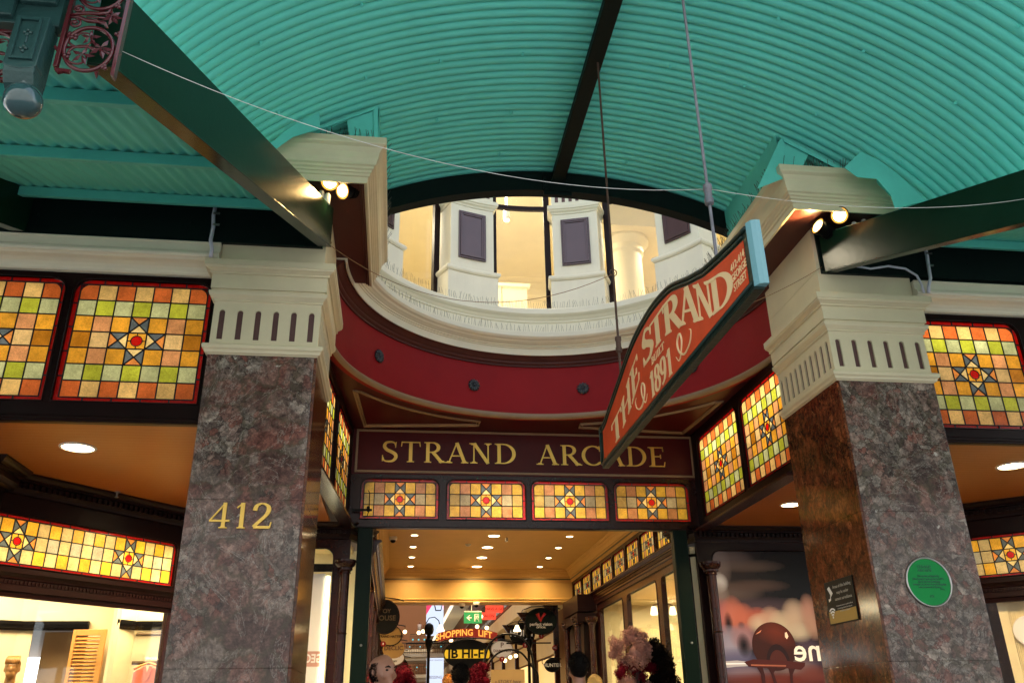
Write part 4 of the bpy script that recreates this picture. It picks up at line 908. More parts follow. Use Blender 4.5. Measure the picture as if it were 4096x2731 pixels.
b = MB(); b.tube(catenary((1.697, 5.99, 4.36), (4.08, 6.93, 5.63), .12), .003, 5); tag(b.build('guy_wire', 'wire_brown'), 'thin rusty guy wire hooked beside right pillar', 'wire')
# ------------------------------------------------------------------ spotlights
def spot(pos, aim, label, e):
    t = thing('spotlight', label, 'spotlight', pos, 0, 'spotlights on top of the raking beams'); d = Vector(aim).normalized()
    q = d.to_track_quat('Z', 'Y'); t.rotation_mode = 'QUATERNION'; t.rotation_quaternion = q
    b = MB(); b.lathe([(.03,-.13),(.05,-.12),(.055,-.08),(.058,-.05),(.072,-.01),(.074,.012),(.068,.014),(.066,.006)], n=24); b.build('housing', 'black', t, smooth=True, auto=40)
    t.scale = (1.2,)*3
    for k in range(3): 
        b = MB(); b.lathe([(.050,-.004),(.066,-.004),(.066,.004),(.050,.004)], (0, 0, -.075-.02*k), 20); b.build('cooling_fin', 'black', t)
    b = MB(); b.lathe([(.001,.006),(.050,.006),(.049,.009),(.001,.010)], n=24); b.build('lens', 'lamp_spot', t)
    b = MB(); b.lathe([(.0505,.004),(.066,.004),(.065,.008),(.0505,.0085)], n=24); b.build('glow_ring', 'lamp_halo', t)  # dim amber ring imitates the glow round the lens
    l = lamp('spot_lamp', 'SPOT', (0, 0, .03), e, (1, .58, .20), .05, rot=(pi, 0, 0), spot=radians(100)); l.parent = t
    return t
def frm(px, py, Y): p = P(px, py, Y); return (p.x, p.y, p.z)
s1 = frm(758, 418, 6.62); s2 = frm(788, 438, 6.72); s3 = frm(1928, 495, 6.62); s4 = frm(1880, 520, 6.75)
spot(s1, (.12, -1, -.55), 'round lit spotlight on left beam facing the street', 5); spot(s2, (-.62, -.62, -.5), 'lit spotlight turned sideways on the left beam', 4)
spot(s3, (-.42, -1, -.55), 'round lit spotlight on right beam facing the street', 5); spot(s4, (-1, -.30, .30), 'lit spotlight turned towards the brown soffit at right', 14)
for px, py, lb in ((738, 450, 'left'), (1985, 515, 'right')):
    for k in range(2):
        b = MB(); p = P(px+(14*k if px < 1000 else -22*k), py+(6*k), 6.75); b.lathe([(.025,-.06),(.028,-.05),(.028,.03),(.02,.05),(.012,.055)], tuple(p), 12)
        tag(b.build('lamp_bracket', 'white_enamel', smooth=True, auto=40), ('inner' if k else 'outer')+' white ribbed gland beside the spotlights on the '+lb+' beam', 'bracket', 'white lamp glands on the beams')
# ------------------------------------------------------------------ conduits
b = MB(); b.tube(spl([(-1.80,6.93,),(-1.80,6.93)],1) and [(-1.795,7.0,6.0),(-1.795,6.93,5.97),(-1.80,6.925,5.85),(-1.785,6.92,5.72),(-1.79,6.915,5.58),(-1.765,6.905,5.48),(-1.765,6.90,5.40)], .017, 8)
tag(b.build('conduit', 'conduit', smooth=True), 'pale corrugated conduit beside the capital of the left pillar', 'conduit', 'pale corrugated conduits')
b = MB(); b.tube([(5.32,6.93,5.97),(5.25,6.925,5.93),(5.245,6.92,5.82),(5.23,6.915,5.70),(5.215,6.91,5.55),(5.17,6.905,5.46),(5.15,6.9,5.38)], .017, 8)
tag(b.build('conduit', 'conduit', smooth=True), 'thicker pale conduit dropping to the capital of the right pillar', 'conduit', 'pale corrugated conduits')
b = MB(); b.tube([(4.45,6.93,5.66),(4.6,6.93,5.64),(4.8,6.93,5.68),(4.98,6.93,5.66),(5.08,6.92,5.58),(5.10,6.91,5.48),(5.10,6.9,5.38)], .012, 8)
tag(b.build('conduit', 'conduit', smooth=True), 'thinner grey conduit looping from the right beam', 'conduit', 'pale corrugated conduits')
for x, z in ((-1.77, 5.86), (-1.76, 5.74), (5.265, 5.84), (5.25, 5.70)):
    b = MB(); b.box(-.03, .03, -.004, .004, -.01, .01); b.lathe([(.001,-.012),(.008,-.01),(.008,0)], (.022, 0, 0), 8, axis='y'); o = b.build('conduit_clip', 'steel'); o.location = (x, 6.905, z)
    tag(o, ('upper' if z > 5.8 else 'lower')+' metal clip on the '+('left' if x < 0 else 'right')+' conduit', 'clip', 'conduit clips')
# ------------------------------------------------------------------ bird spikes
def spikes(label, pts, h=.10, out=.03, step=.022, m='spike', seed=1, w=.0013):
    r = random.Random(seed); b = MB()
    for (a, c) in zip(pts[:-1], pts[1:]):
        A = Vector(a); B = Vector(c); n = max(1, int((B-A).length/step)); t = (B-A).normalized(); s_ = t.cross(Vector((0, 0, 1)))
        for k in range(n):
            p = A.lerp(B, (k+.5)/n); e = p+Vector((0, 0, h*r.uniform(.8, 1.05)))+t*r.uniform(-.035, .035)+s_*out*r.choice((-1, 0, 1))*r.uniform(.6, 1.2)
            b.tube([p, e], w, 3)
    return tag(b.build('bird_spikes', m, recalc=False), label, 'bird spikes', 'strips of bird spikes')
spikes('bird spikes on top of the cornice above the left pillar', [(-1.05, 6.5, 6.45), (-.27, 6.5, 6.45), (-.27, 8.6, 6.45)], .12, .06, .026, seed=2, w=.0026)
spikes('bird spikes on top of the cornice above the right pillar', [(3.58, 8.6, 6.45), (3.58, 6.5, 6.45), (4.4, 6.5, 6.45)], .15, .06, .020, seed=3, w=.0026)
spikes('bird spikes along the lower cream ledge of the balcony', [(1.65+x, 8.1+y, 6.335) for x, y in ringpath(2.2, 80, 40)], .12, .03, .03, seed=4, w=.0018)
spikes('bird spikes along the upper cream ledge of the balcony', [(1.65+x, 8.1+y, 6.79) for x, y in ringpath(2.40, 82, 40)], .13, .03, .026, seed=5, w=.0018)
# ------------------------------------------------------------------ lobbies, soffits, slabs
def soffit(x0, x1, y0, y1, z, label, m='soffit'):
    b = MB(); b.box(x0, x1, y0, y1, z, z+.05); return tag(b.build('timber_soffit', m), label, 'soffit', 'timber soffits over the shop lobbies')
soffit(-5.6, -.90, 7.23, 12.2, 3.93, 'orange tongue and groove soffit over the left lobby')
soffit(4.14, 8.6, 7.23, 12.2, 3.93, 'orange tongue and groove soffit over the right lobby')
sb = MB(); sb.box(-30, -.9, 7.3, 60, 5.45, 5.6); sb.box(4.2, 30, 7.3, 60, 5.45, 5.6); sb.box(-.9, 4.2, 11.4, 19.7, 5.45, 5.6)
tag(sb.build('upper_floor_slab', 'facade'), 'first floor slab above the shops, out of sight', 'slab')
def downlight(x, y, z, r, label, e=0, group='round ceiling downlights', m='lamp', col_=(1, .70, .34), rimw=.025):
    t = thing('downlight', label, 'ceiling light', (x, y, z), 0, group)
    b = MB(); b.lathe([(r, -.001), (r+.004, -.012), (r+rimw, -.008), (r+rimw+.004, 0), (r+rimw, .001)], n=32); b.build('trim_ring', 'white_enamel', t, smooth=True)
    b = MB(); b.lathe([(.001, -.004), (r, -.004), (r, -.001), (.001, -.001)], n=32); b.build('diffuser', m, t)
    if e: l = lamp('ceiling_lamp', 'AREA', (0, 0, -.02), e, col_, r*1.6); l.data.shape = 'DISK'; l.parent = t; l.data.spread = radians(150)
    return t
downlight(-2.97, 7.98, 3.93, .135, 'large round downlight in the left lobby soffit', 30)
downlight(6.42, 7.96, 3.93, .135, 'large round downlight in the right lobby soffit at the picture edge', 24)
downlight(4.80, 9.85, 3.93, .11, 'round downlight in soffit half hidden behind the right pillar', 20)
downlight(-1.9, 9.6, 3.93, .11, 'round downlight in soffit hidden behind the left pillar', 30)
b = MB(); b.lathe([(.03,0),(.03,-.008),(.012,-.012),(.012,-.05),(.02,-.055),(.02,-.065),(.001,-.07)], n=12); o = b.build('sprinkler', 'steel', smooth=True, auto=40); o.location = (-3.10, 9.68, 3.93); tag(o, 'small sprinkler head on the left lobby soffit', 'sprinkler')
# ------------------------------------------------------------------ splayed shopfronts with stained glass strip
def shopfront_splay(loc, rz, label, e):
    t = thing('splayed_shopfront', label, 'shopfront', loc, rz, 'splayed shopfronts with stained glass strips')
    W = 2.49
    wood_frame(t, -.2, W+.9, 2.98, 3.74, [(0, W, 3.045, 3.53)], 'mahogany_dark', r=.07)
    b = MB(); b.sweep([(o, 3.93+z) for o, z in CORN], [(-.3, 0), (W+.9, 0)], True, 1); b.build('cornice', 'mahogany_dark', t)
    b = MB(); dentils(b, -.3, W+.9, 3.845); b.build('dentil_course', 'mahogany_dark', t)
    b = MB(); b.sweep([(-.02,2.98),(.10,2.98),(.10,2.965),(.08,2.95),(.06,2.93),(.055,2.915),(.04,2.91),(.04,2.86),(.05,2.855),(.05,2.80),(.03,2.79),(.02,2.745),(-.02,2.745)], [(-.2, 0), (W+.9, 0)], True, 1); b.build('lower_cornice', 'mahogany_dark', t)
    b = MB(); dentils(b, -.2, W+.9, 2.90, y0=-.038, d=.016, w=.02, gap=.02, h=.03); b.build('lower_dentils', 'mahogany_dark', t)
    for u in (-.12, W): 
        b = MB(); b.box(u, u+.12, 0, .08, FZ, 2.979); b.build('stile', 'mahogany', t, bevel=.004)
    b = MB(); b.box(0, W, .03, .036, FZ+.4, 2.745); b.build('shop_window', 'glass', t)
    stained(t, 0, W, 3.045, 3.53, 19, 3, y=.03, bw=.028, r=.07, style='strip', stars=[4, 14])
    back_lamp(t, 0, W, 3.05, 3.5, .45, e, (1, .78, .42))
    return t
splL = shopfront_splay((-4.169, 8.67, 0), atan2(.78, .626), 'dark timber splayed shopfront left of the left pillar', 17)
splR = shopfront_splay((6.93, 9.97, 0), atan2(-.666, .746), 'dark timber splayed shopfront right of the right pillar', 16)
b = MB(); b.sweep([(o, 3.93+z) for o, z in CORN], [(-6, 8.42), (-3.86, 8.42), (-3.86, 8.9)], True, 1); b.box(-6, -3.88, 8.44, 8.8, FZ, 3.92); tag(b.build('corner_shopfront', 'mahogany_dark'), 'dark timber cornice corner poking in at the left edge', 'shopfront')
# left shop interior
sh = thing('clothes_shop', 'bright cream clothes shop interior behind the left shopfront', 'shop')
b = MB(); b.prism([(-4.35, 8.65), (-2.2, 11.35), (-1.2, 11.4), (-1.2, 14), (-9, 14), (-9, 8.9), (-4.4, 8.9)], 3.6, 3.65, 'z'); b.build('ceiling', 'shopwall', sh)
def wallseg(b, pts, z0, z1, th=.05):
    for (x0, y0), (x1, y1) in zip(pts[:-1], pts[1:]):
        d = Vector((x1-x0, y1-y0)).normalized(); n = Vector((-d.y, d.x))*th
        b.prism([(x0, y0), (x1, y1), (x1+n.x, y1+n.y), (x0+n.x, y0+n.y)], z0, z1, 'z')
b = MB(); wallseg(b, [(-8, 9.6), (-4.72, 11.9), (-4.55, 11.95)], FZ, 3.6); wallseg(b, [(-4.55, 11.95), (-3.88, 11.95)], 2.70, 3.6); wallseg(b, [(-3.88, 11.95), (-3.60, 11.95), (-3.48, 11.65), (-3.33, 12.0), (-2.1, 12.0)], FZ, 3.6); b.build('wall', 'shopwall', sh)
b = MB(); wallseg(b, [(-4.55, 12.35), (-3.7, 12.35)], FZ, 2.70); b.build('recess_screen', 'felt', sh)
cpf = [(-.01,2.68),(.02,2.68),(.03,2.70),(.045,2.71),(.05,2.74),(.06,2.75),(.06,2.79),(-.01,2.79)]
for pts in ([(-8, 9.6), (-4.66, 11.9), (-3.88, 11.93)], [(-3.50, 11.68), (-3.33, 11.95), (-2.1, 11.95)]):
    b = MB(); b.sweep([(o, z) for o, z in cpf], pts, True, 1); b.build('dark_cornice', 'black', sh)
for z in (2.62, 2.28):
    b = MB(); b.tube([(-3.25, 11.8, z), (-2.2, 11.8, z)], .022, 8); b.build('wall_rail', 'bronze', sh)
lamp('shop_lamp', 'AREA', (-4.6, 10.8, 3.5), 24, (1, .80, .48), 1.2); lamp('shop_lamp', 'AREA', (-3.0, 11.5, 3.5), 20, (1, .80, .48), .8)
# louvred door leaf
t = thing('louvred_shutter', 'honey coloured louvred shutter leaning in the clothes shop', 'shutter', (-3.98, 11.72, 0), -.12)
b = MB(); b.box(0, .042, -.02, .02, .6, 2.67); b.box(.345, .41, -.02, .02, .6, 2.67); b.box(.042, .345, -.02, .02, 2.60, 2.67); b.build('stile_frame', 'oak', t, bevel=.003)
b = MB()
for k in range(26):
    z = 2.570-.042*k; b.prism([(-.022, z-.016), (-.016, z-.02), (.022, z+.012), (.016, z+.016)], .043, .344, 'x')
b.build('louvres', 'oak', t)
# hanging blouse
t = thing('hanging_blouse', 'sleeveless peach blouse on a wooden hanger in the clothes shop', 'blouse', (-3.02, 11.7, 0))
b = MB(); b.tube([(0,0,2.30),(.02,0,2.33),(0,0,2.35),(-.02,0,2.33)], .004, 6); b.build('hook', 'gold', t)
b = MB(); b.tube([(-.17,0,2.20),(-.09,0,2.245),(0,0,2.275),(.09,0,2.245),(.17,0,2.20)], .014, 8); b.build('hanger', 'oak', t, smooth=True)
b = MB(); b.prism([(-.19,1.55),(.19,1.55),(.17,1.95),(.165,2.16),(.14,2.19),(.06,2.225),(0,2.12),(-.06,2.225),(-.14,2.19),(-.165,2.16),(-.17,1.95)], -.04, .03); o = b.build('garment', 'peach', t, bevel=.015)
b = MB(); b.prism([(-.06,2.225),(-.02,2.235),(0,2.16),(.02,2.235),(.06,2.225),(.03,2.10),(0,2.06),(-.03,2.10)], -.05, -.041); b.build('collar', 'peach', o)
# ------------------------------------------------------------------ side shopfronts of the recess
def turned_column(x, y, ztop, r, label, zb=FZ, grp='turned mahogany columns'):
    t = thing('turned_column', label, 'column', (x, y, 0), 0, grp)
    b = MB(); b.lathe([(r, zb), (r, ztop-.17)], n=20); b.lathe([(r*1.02,ztop-.9),(r*1.18,ztop-.89),(r*1.02,ztop-.88)], n=20); b.build('shaft', 'mahogany', t, smooth=True, auto=40)
    b = MB(); b.lathe([(r,ztop-.17),(r*1.25,ztop-.165),(r*1.15,ztop-.15),(r*1.15,ztop-.14),(r*1.5,ztop-.125),(r*1.55,ztop-.10),(r*1.45,ztop-.095),(r*1.9,ztop-.07),(r*2.1,ztop-.05),(r*2.05,ztop-.04),(r*2.15,ztop-.03),(r*2.15,ztop),(r*1.0,ztop)], n=24); b.build('capital', 'mahogany', t, smooth=True, auto=35)
    return t
sr = thing('poster_shopfront', 'dark timber shopfront framing the chocolate poster behind the right pillar', 'shopfront', (0, 11.3, 0))
wood_frame(sr, 4.05, 6.9, 1.2, 3.73, [(4.26, 6.6, 1.25, 3.62)], 'mahogany_dark', r=.13)
b = MB(); b.sweep([(o, 3.93+z) for o, z in CORN], [(6.9, 0), (4.05, 0), (3.86, .45)][::-1], True, 1); b.build('cornice', 'mahogany_dark', sr)
b = MB(); dentils(b, 4.08, 6.8, 3.845); b.build('dentil_course', 'mahogany_dark', sr)
b = MB(); b.box(4.05, 6.9, -.02, .02, 3.725, 3.7345); b.build('bead', 'mahogany', sr)
turned_column(4.17, 11.17, 3.44, .066, 'turned mahogany column left of the chocolate poster')
# poster
def srgb(c): return tuple(((t/255)/12.92 if t/255 <= .04045 else ((t/255+.055)/1.055)**2.4) for t in c)
def zp(x, y, Y=11.33):
    p = P((2650+x/2.1453)*.57422, (2000+y/2.1453)*.57422, Y); return (p.x, p.z)
blobs = [(900,560,420,60,(38,26,26),1),(1150,650,320,260,(8,8,8),1),(560,500,170,60,(105,88,82),.9),(700,560,260,40,(95,78,70),.8),(470,560,90,160,(125,108,104),.8),(560,790,230,60,(100,85,80),.8),(800,730,220,40,(85,66,60),.8),(480,705,62,62,(215,212,212),1),(470,810,80,80,(150,135,130),.8),
 (800,930,420,70,(82,66,76),.8),(520,1000,85,110,(196,120,120),.95),(610,980,75,110,(205,120,100),.95),(700,1010,75,90,(200,112,90),.95),(820,1000,70,60,(190,100,80),.9),(850,1060,90,65,(212,190,168),.95),(935,1010,75,70,(200,160,140),.95),(1030,1070,90,90,(205,190,165),.95),(1140,1000,85,110,(205,180,158),.95),(1180,1130,80,60,(205,190,168),.95),(1260,960,60,110,(200,150,132),.9),(1300,1080,60,80,(190,150,130),.9),
 (570,1060,28,70,(32,16,16),1),(680,1075,25,25,(40,18,16),.9),(560,1250,150,120,(170,165,190),.95),(700,1170,90,80,(170,130,140),.95),(620,1400,170,90,(100,98,138),.95),(700,1240,45,70,(22,12,16),1),(1250,1330,110,110,(95,75,95),.9),(1120,1440,160,60,(150,125,125),.8),(720,1490,200,50,(150,125,135),.8),(960,1540,520,45,(112,46,32),1),(1290,1480,110,50,(120,60,50),.9)]
PB = .55
BW = [(zp(x, y), rx*.0018, ry*.0018, srgb(c), a) for x, y, rx, ry, c, a in blobs]
def poster_col(x, z):
    c = list(srgb((22, 16, 18)))
    for (bx, bz), rx, rz_, cc, a in BW:
        d = ((x-bx)/rx)**2+((z-bz)/rz_)**2; d /= 1.7; w_ = a*(1-d)**.9 if d < 1 else 0
        for k in range(3): c[k] += (cc[k]*PB-c[k])*w_
    return tuple(c)
b = MB(); nx, nz = 110, 100; X0, X1, Z0, Z1 = 4.20, 6.0, 1.75, 3.64
for i in range(nx):
    for j in range(nz):
        xa, xb_ = X0+(X1-X0)*i/nx, X0+(X1-X0)*(i+1)/nx; za, zb = Z0+(Z1-Z0)*j/nz, Z0+(Z1-Z0)*(j+1)/nz
        b.quad((xa, 0, za), (xb_, 0, za), (xb_, 0, zb), (xa, 0, zb), c=poster_col((xa+xb_)/2, (za+zb)/2))
po = thing('chocolate_poster', 'large poster of a chocolate ball on a spoon with pale blurred nuts', 'poster', (0, 11.34, 0))
pm = bpy.data.materials.new('emissive_print'); pm.use_nodes = True; _n = pm.node_tree; _b = _n.nodes['Principled BSDF']; _a = _n.nodes.new('ShaderNodeAttribute'); _a.attribute_name = 'Col'
_n.links.new(_a.outputs['Color'], _b.inputs['Base Color']); _n.links.new(_a.outputs['Color'], _b.inputs['Emission Color']); _b.inputs['Emission Strength'].default_value = .07; _b.inputs['Roughness'].default_value = .25; _b.inputs['Specular IOR Level'].default_value = .15  # print also emits its own colours weakly
b.build('print', pm, po, recalc=False); _print_mat = pm
c0 = zp(960, 1250); rr = .305
b = MB(); n = 40
def ringc(r, y, cc, cen=c0, sq=1.0, a0=0, a1=360):
    return [(cen[0]+r*cos(radians(a0+(a1-a0)*k/n)), y, cen[1]+r*sq*sin(radians(a0+(a1-a0)*k/n))) for k in range(n+(a1-a0 != 360))]
for q in range(12):
    r1, r0 = rr*(1-q/12), rr*(1-(q+1)/12); A1 = ringc(r1, -.003, None); A2 = ringc(r0, -.003, None)
    for k in range(n):
        a = 2*pi*(k+.5)/n; f = .45+.55*max(0, sin(a+.3))*(1-abs(q/12-.35)); base_c = (70*f+14, 26*f+6, 12*f+4)
        b.quad(A1[k], A1[(k+1) % n], A2[(k+1) % n], A2[k], c=srgb(base_c))
b.add(ringc(.165, -.005, None, (c0[0]+.03, c0[1]-.23), 1.55, 0, 180), [tuple(range(n+1))], c=srgb((30, 12, 10)))
b.add(ringc(.125, -.007, None, (c0[0]+.03, c0[1]-.235), 1.5, 0, 180), [tuple(range(n+1))], c=srgb((62, 26, 18)))
def prect(pts, y, c): b.add([(*((lambda w_: (w_[0], y, w_[1]))(zp(*q))),) for q in pts], [tuple(range(len(pts)))], c=srgb(c))
prect([(505,1380),(640,1372),(740,1382),(740,1420),(640,1425),(505,1440)], -.004, (160,158,165)); prect([(505,1395),(720,1395),(720,1403),(505,1408)], -.006, (225,225,230))
prect([(700,1385),(780,1362),(860,1365),(1060,1375),(1150,1385),(1225,1390),(1222,1420),(1190,1452),(1080,1440),(850,1435),(740,1425)], -.008, (62,22,16)); prect([(760,1405),(1060,1412),(1060,1425),(760,1418)], -.010, (140,80,60))
for q in ([(810,1430),(860,1430),(880,1500),(885,1568),(855,1568),(845,1490)], [(900,1430),(985,1430),(955,1480),(985,1568),(955,1568),(935,1490)], [(1080,1440),(1140,1440),(1118,1490),(1122,1568),(1098,1568),(1092,1490)]): prect(q, -.009, (48,18,14))
prect([(1050,1135),(1065,1130),(1080,1165),(1068,1190),(1052,1170)], -.009, (225,190,170)); prect([(800,1150),(815,1135),(850,1110),(840,1130)], -.009, (190,120,90))
b.build('chocolate_ball', pm, po, recalc=False)
me = text_mesh('ne', .40, .001, 'CENTER', .005); me.materials.append(M['white']); q = zp(1240, 1292)
for v in me.vertices: v.co.x *= -1
o = bpy.data.objects.new('lettering', me); col.objects.link(o); o.parent = po; o.location = (q[0], -.014, q[1]); o.rotation_euler = (pi/2, 0, 0)
b = MB(); b.box(4.20, 6.6, 0.01, .03, .9, 3.66); b.build('backing', 'black', po)
# left side shopfront
sl_f = thing('side_shopfront', 'dark timber shopfront with pale blind behind the left pillar', 'shopfront', (0, 11.3, 0))
wood_frame(sl_f, -2.15, -.62, 1.0, 3.73, [(-2.02, -.83, 1.05, 3.62)], 'mahogany', r=.13)
b = MB(); b.sweep([(o, 3.93+z) for o, z in CORN], [(-2.15, 0), (-.66, 0), (-.42, .5)], True, 1); b.build('cornice', 'mahogany_dark', sl_f)
b = MB(); dentils(b, -2.15, -.68, 3.845); b.build('dentil_course', 'mahogany_dark', sl_f)
b = MB(); b.box(-2.02, -.83, .05, .07, 3.33, 3.43); b.build('transom_bar', 'black', sl_f)
b = MB(); b.box(-2.02, -.83, .028, .032, 1.05, 3.62); b.build('pane', 'glass', sl_f)
b = MB(); b.box(-2.0, -.93, .22, .24, 1.0, 3.33); o = b.build('blind', 'white', sl_f)
b = MB(); b.box(-2.0, -.93, .2155, .219, 2.20, 2.38); b.box(-2.0, -.93, .2155, .219, 1.85, 2.0); b.build('reflected_band', mat('faint_red_reflection', (.55, .30, .26), .5), o)  # street sign reflected in the glass, painted on the blind as bands
for tx, z, s_ in (('GEORGE', 2.29, .14), ('GEORGES', 1.925, .10)):
    me = text_mesh(tx, s_, .001, 'CENTER', .004); me.materials.append(M['white'])
    for v in me.vertices: v.co.x *= -.85
    o2 = bpy.data.objects.new('lettering', me); col.objects.link(o2); o2.parent = o; o2.location = (-1.12, .2140, z); o2.rotation_euler = (pi/2, 0, 0)  # mirrored letters belong to the painted reflection
b = MB(); b.box(-.915, -.87, .2, .26, 1.0, 3.3); b.build('lit_edge', 'strip_lit', sl_f)
b = MB(); b.box(-2.1, -.62, .9, .95, .9, 3.8); b.box(-2.1, -.62, .1, .9, 3.66, 3.7); b.build('interior_wall', 'shopwall', sl_f)
lamp('shop_lamp', 'AREA', (-1.6, 11.75, 3.62), 22.5, (1, .82, .5), .5)
turned_column(-.665, 11.2, 3.45, .062, 'turned mahogany column right of the left pillar')
# ------------------------------------------------------------------ green posts
for x0, x1, lb in ((-.53, -.335, 'left dark green post under the transom'), (3.69, 3.885, 'right dark green post under the transom')):
    b = MB(); b.box(x0, x1, 11.16, 11.30, FZ, 3.866); o = b.build('door_post', 'post_green', bevel=.012); tag(o, lb, 'post', 'dark green door posts')
    b2 = MB(); b2.lathe([(.001,-.006),(.014,-.004),(.016,0)], n=12, axis='y'); o2 = b2.build('bolt_cap', 'steel', o, smooth=True); o2.location = ((x0+x1)/2+.02, 11.16, 2.42)
b = MB(); b.box(-.62, -.36, 11.10, 11.13, 4.07, 4.095); b.tube([(-.40,11.11,4.08),(-.40,11.11,4.3),(-.42,11.12,4.34)], .006, 6); b.tube([(-.40,11.11,4.07),(-.42,11.11,4.0),(-.46,11.11,3.98)], .006, 6); b.lathe([(.02,4.06),(.022,4.12),(.015,4.13)], (-.41, 11.11, 0), 10); tag(b.build('wall_bracket', 'black'), 'small black bracket at the left end of the transom windows', 'bracket')
# ------------------------------------------------------------------ corridor shell
ch = thing('corridor_ceiling', 'warm cream corridor ceiling with moulded crown', 'ceiling')
b = MB(); b.box(-.6, 4.2, 11.32, 19.4, 4.60, 4.65); b.build('ceiling_board', 'plaster', ch)
crn = [(-.02,4.34),(.0,4.34),(.012,4.345),(.014,4.37),(.03,4.375),(.032,4.42),(.05,4.43),(.052,4.455),(.075,4.47),(.095,4.50),(.105,4.53),(.13,4.55),(.135,4.57),(.165,4.585),(.17,4.599),(-.02,4.599)]
b = MB(); b.sweep(crn, [(-.36, 11.35), (-.36, 19.4), (3.93, 19.4), (3.93, 11.35)], True, 1); b.build('crown_moulding', 'plaster', ch, smooth=True, auto=30)
b = MB(); b.sweep([(.033,4.385),(.036,4.385),(.036,4.412),(.033,4.412)], [(-.36, 11.35), (-.36, 19.4), (3.93, 19.4), (3.93, 11.35)], True, 1); b.build('grey_line', mat('grey_green_paint', (.10,.09,.05), .5), ch)
bm_ = thing('corridor_end_beam', 'deep cream beam closing the far end of the corridor ceiling', 'beam')
b = MB(); b.box(-.6, 4.2, 19.4, 19.9, 4.0, 4.60); b.build('beam_face', 'plaster', bm_)
b = MB(); b.sweep([(-.01,3.90),(.02,3.90),(.03,3.91),(.03,3.95),(.05,3.96),(.05,3.98),(.03,3.999),(-.01,3.999)], [(-.6, 19.4), (4.2, 19.4)], True, 1); b.box(-.6, 4.2, 19.402, 19.9, 3.90, 3.999); b.build('lower_moulding', 'plaster', bm_)
ords = ['first', 'second', 'third', 'fourth', 'fifth', 'sixth', 'seventh']
for i in range(7):
    y = 11.97+1.15*i; nm_ = ords[6-i]
    for x, r, rowl, e in ((.28, .06, 'left row', 3.6), (1.72, .10, 'middle row', 7), (3.12, .06, 'right row', 3.6)):
        downlight(x, y, 4.60, r, ('larger ' if r > .08 else 'small ')+'corridor downlight of the '+rowl+', '+nm_+' counted from the far end beam', e, 'corridor ceiling downlights', rimw=.014)
def ceil_item(px, py, z, mk, name, label, cat):
    x, y = px, py; d = _r*((x*4096/2352-2048)/F_PX)+_u*((1365.5-y*4096/2352)/F_PX)+_f; p = CAM+d*((z-CAM.z)/d.z); o = mk(); o.location = p; return tag(o, label, cat)
def mk_dome():
    b = MB(); b.lathe([(.07,0),(.075,-.02),(.072,-.055),(.062,-.065),(.001,-.065)], n=24); o = b.build('dome_camera', 'white_enamel', smooth=True, auto=40); b = MB(); b.ball((0,0,-.062), .052, 16); b.build('lens_dome', 'black', o, smooth=True); return o
ceil_item(903, 1232, 4.6, mk_dome, '', 'white dome camera with black lens on the corridor ceiling', 'camera')
ceil_item(1094, 1382, 3.90, mk_dome, '', 'white dome camera under the far cream beam, above the exit sign', 'camera')
ceil_item(1061, 1385, 3.90, mk_dome, '', 'smaller looking dome camera under the far cream beam, left of the other', 'camera')
def mk_smoke():
    b = MB(); b.lathe([(.06,0),(.062,-.012),(.045,-.02),(.043,-.035),(.02,-.042),(.001,-.042)], n=24); return b.build('smoke_detector', 'white_enamel', smooth=True, auto=40)
ceil_item(1075, 1249, 4.6, mk_smoke, '', 'smoke detector between the left and middle rows of corridor downlights', 'detector')
ceil_item(1105, 1320, 4.55, mk_smoke, '', 'smoke detector near the far end of the corridor ceiling', 'detector')
def mk_pir():
    b = MB(); b.lathe([(.03,0),(.03,-.02),(.02,-.025)], n=16); b.ball((0,0,-.045), .03, 12); return b.build('sensor', 'white_enamel', smooth=True)
ceil_item(1163, 1235, 4.6, mk_pir, '', 'white round sensor just right of the middle row of downlights', 'sensor')
# corridor right wall: stained lights over cornice and shop windows
cr = thing('corridor_window_screen', 'row of stained glass lights along the right corridor wall', 'window screen', (3.93, 19.4, 0), -pi/2, 'stained glass lights along the corridor')
wins = [(.16+.93*k, 1.0+.93*k, 3.87, 4.27) for k in range(8)]
wood_frame(cr, 0, 8.05, 3.79, 4.34, wins, 'mahogany', r=.09)
for w in wins: stained(cr, *w, 7, 3, bw=.02, r=.09)
for w in wins[::2]: back_lamp(cr, w[0], w[0]+1.6, 3.9, 4.25, .4, 14)
cl = thing('corridor_window_screen', 'row of stained glass lights along the left corridor wall, hardly visible', 'window screen', (-.36, 11.4, 0), pi/2, 'stained glass lights along the corridor')
wood_frame(cl, 0, 8.0, 3.79, 4.34, [(.1+.93*k, .94+.93*k, 3.87, 4.27) for k in range(8)], 'mahogany', r=.09)
for k in range(8): stained(cl, .1+.93*k, .94+.93*k, 3.87, 4.27, 7, 3, bw=.02, r=.09)
CP2 = [(-.02,3.79),(.13,3.79),(.14,3.775),(.12,3.755),(.10,3.74),(.085,3.735),(.085,3.72),(.05,3.715),(.05,3.66),(.06,3.655),(.06,3.63),(.04,3.615),(.03,3.57),(-.02,3.57)]
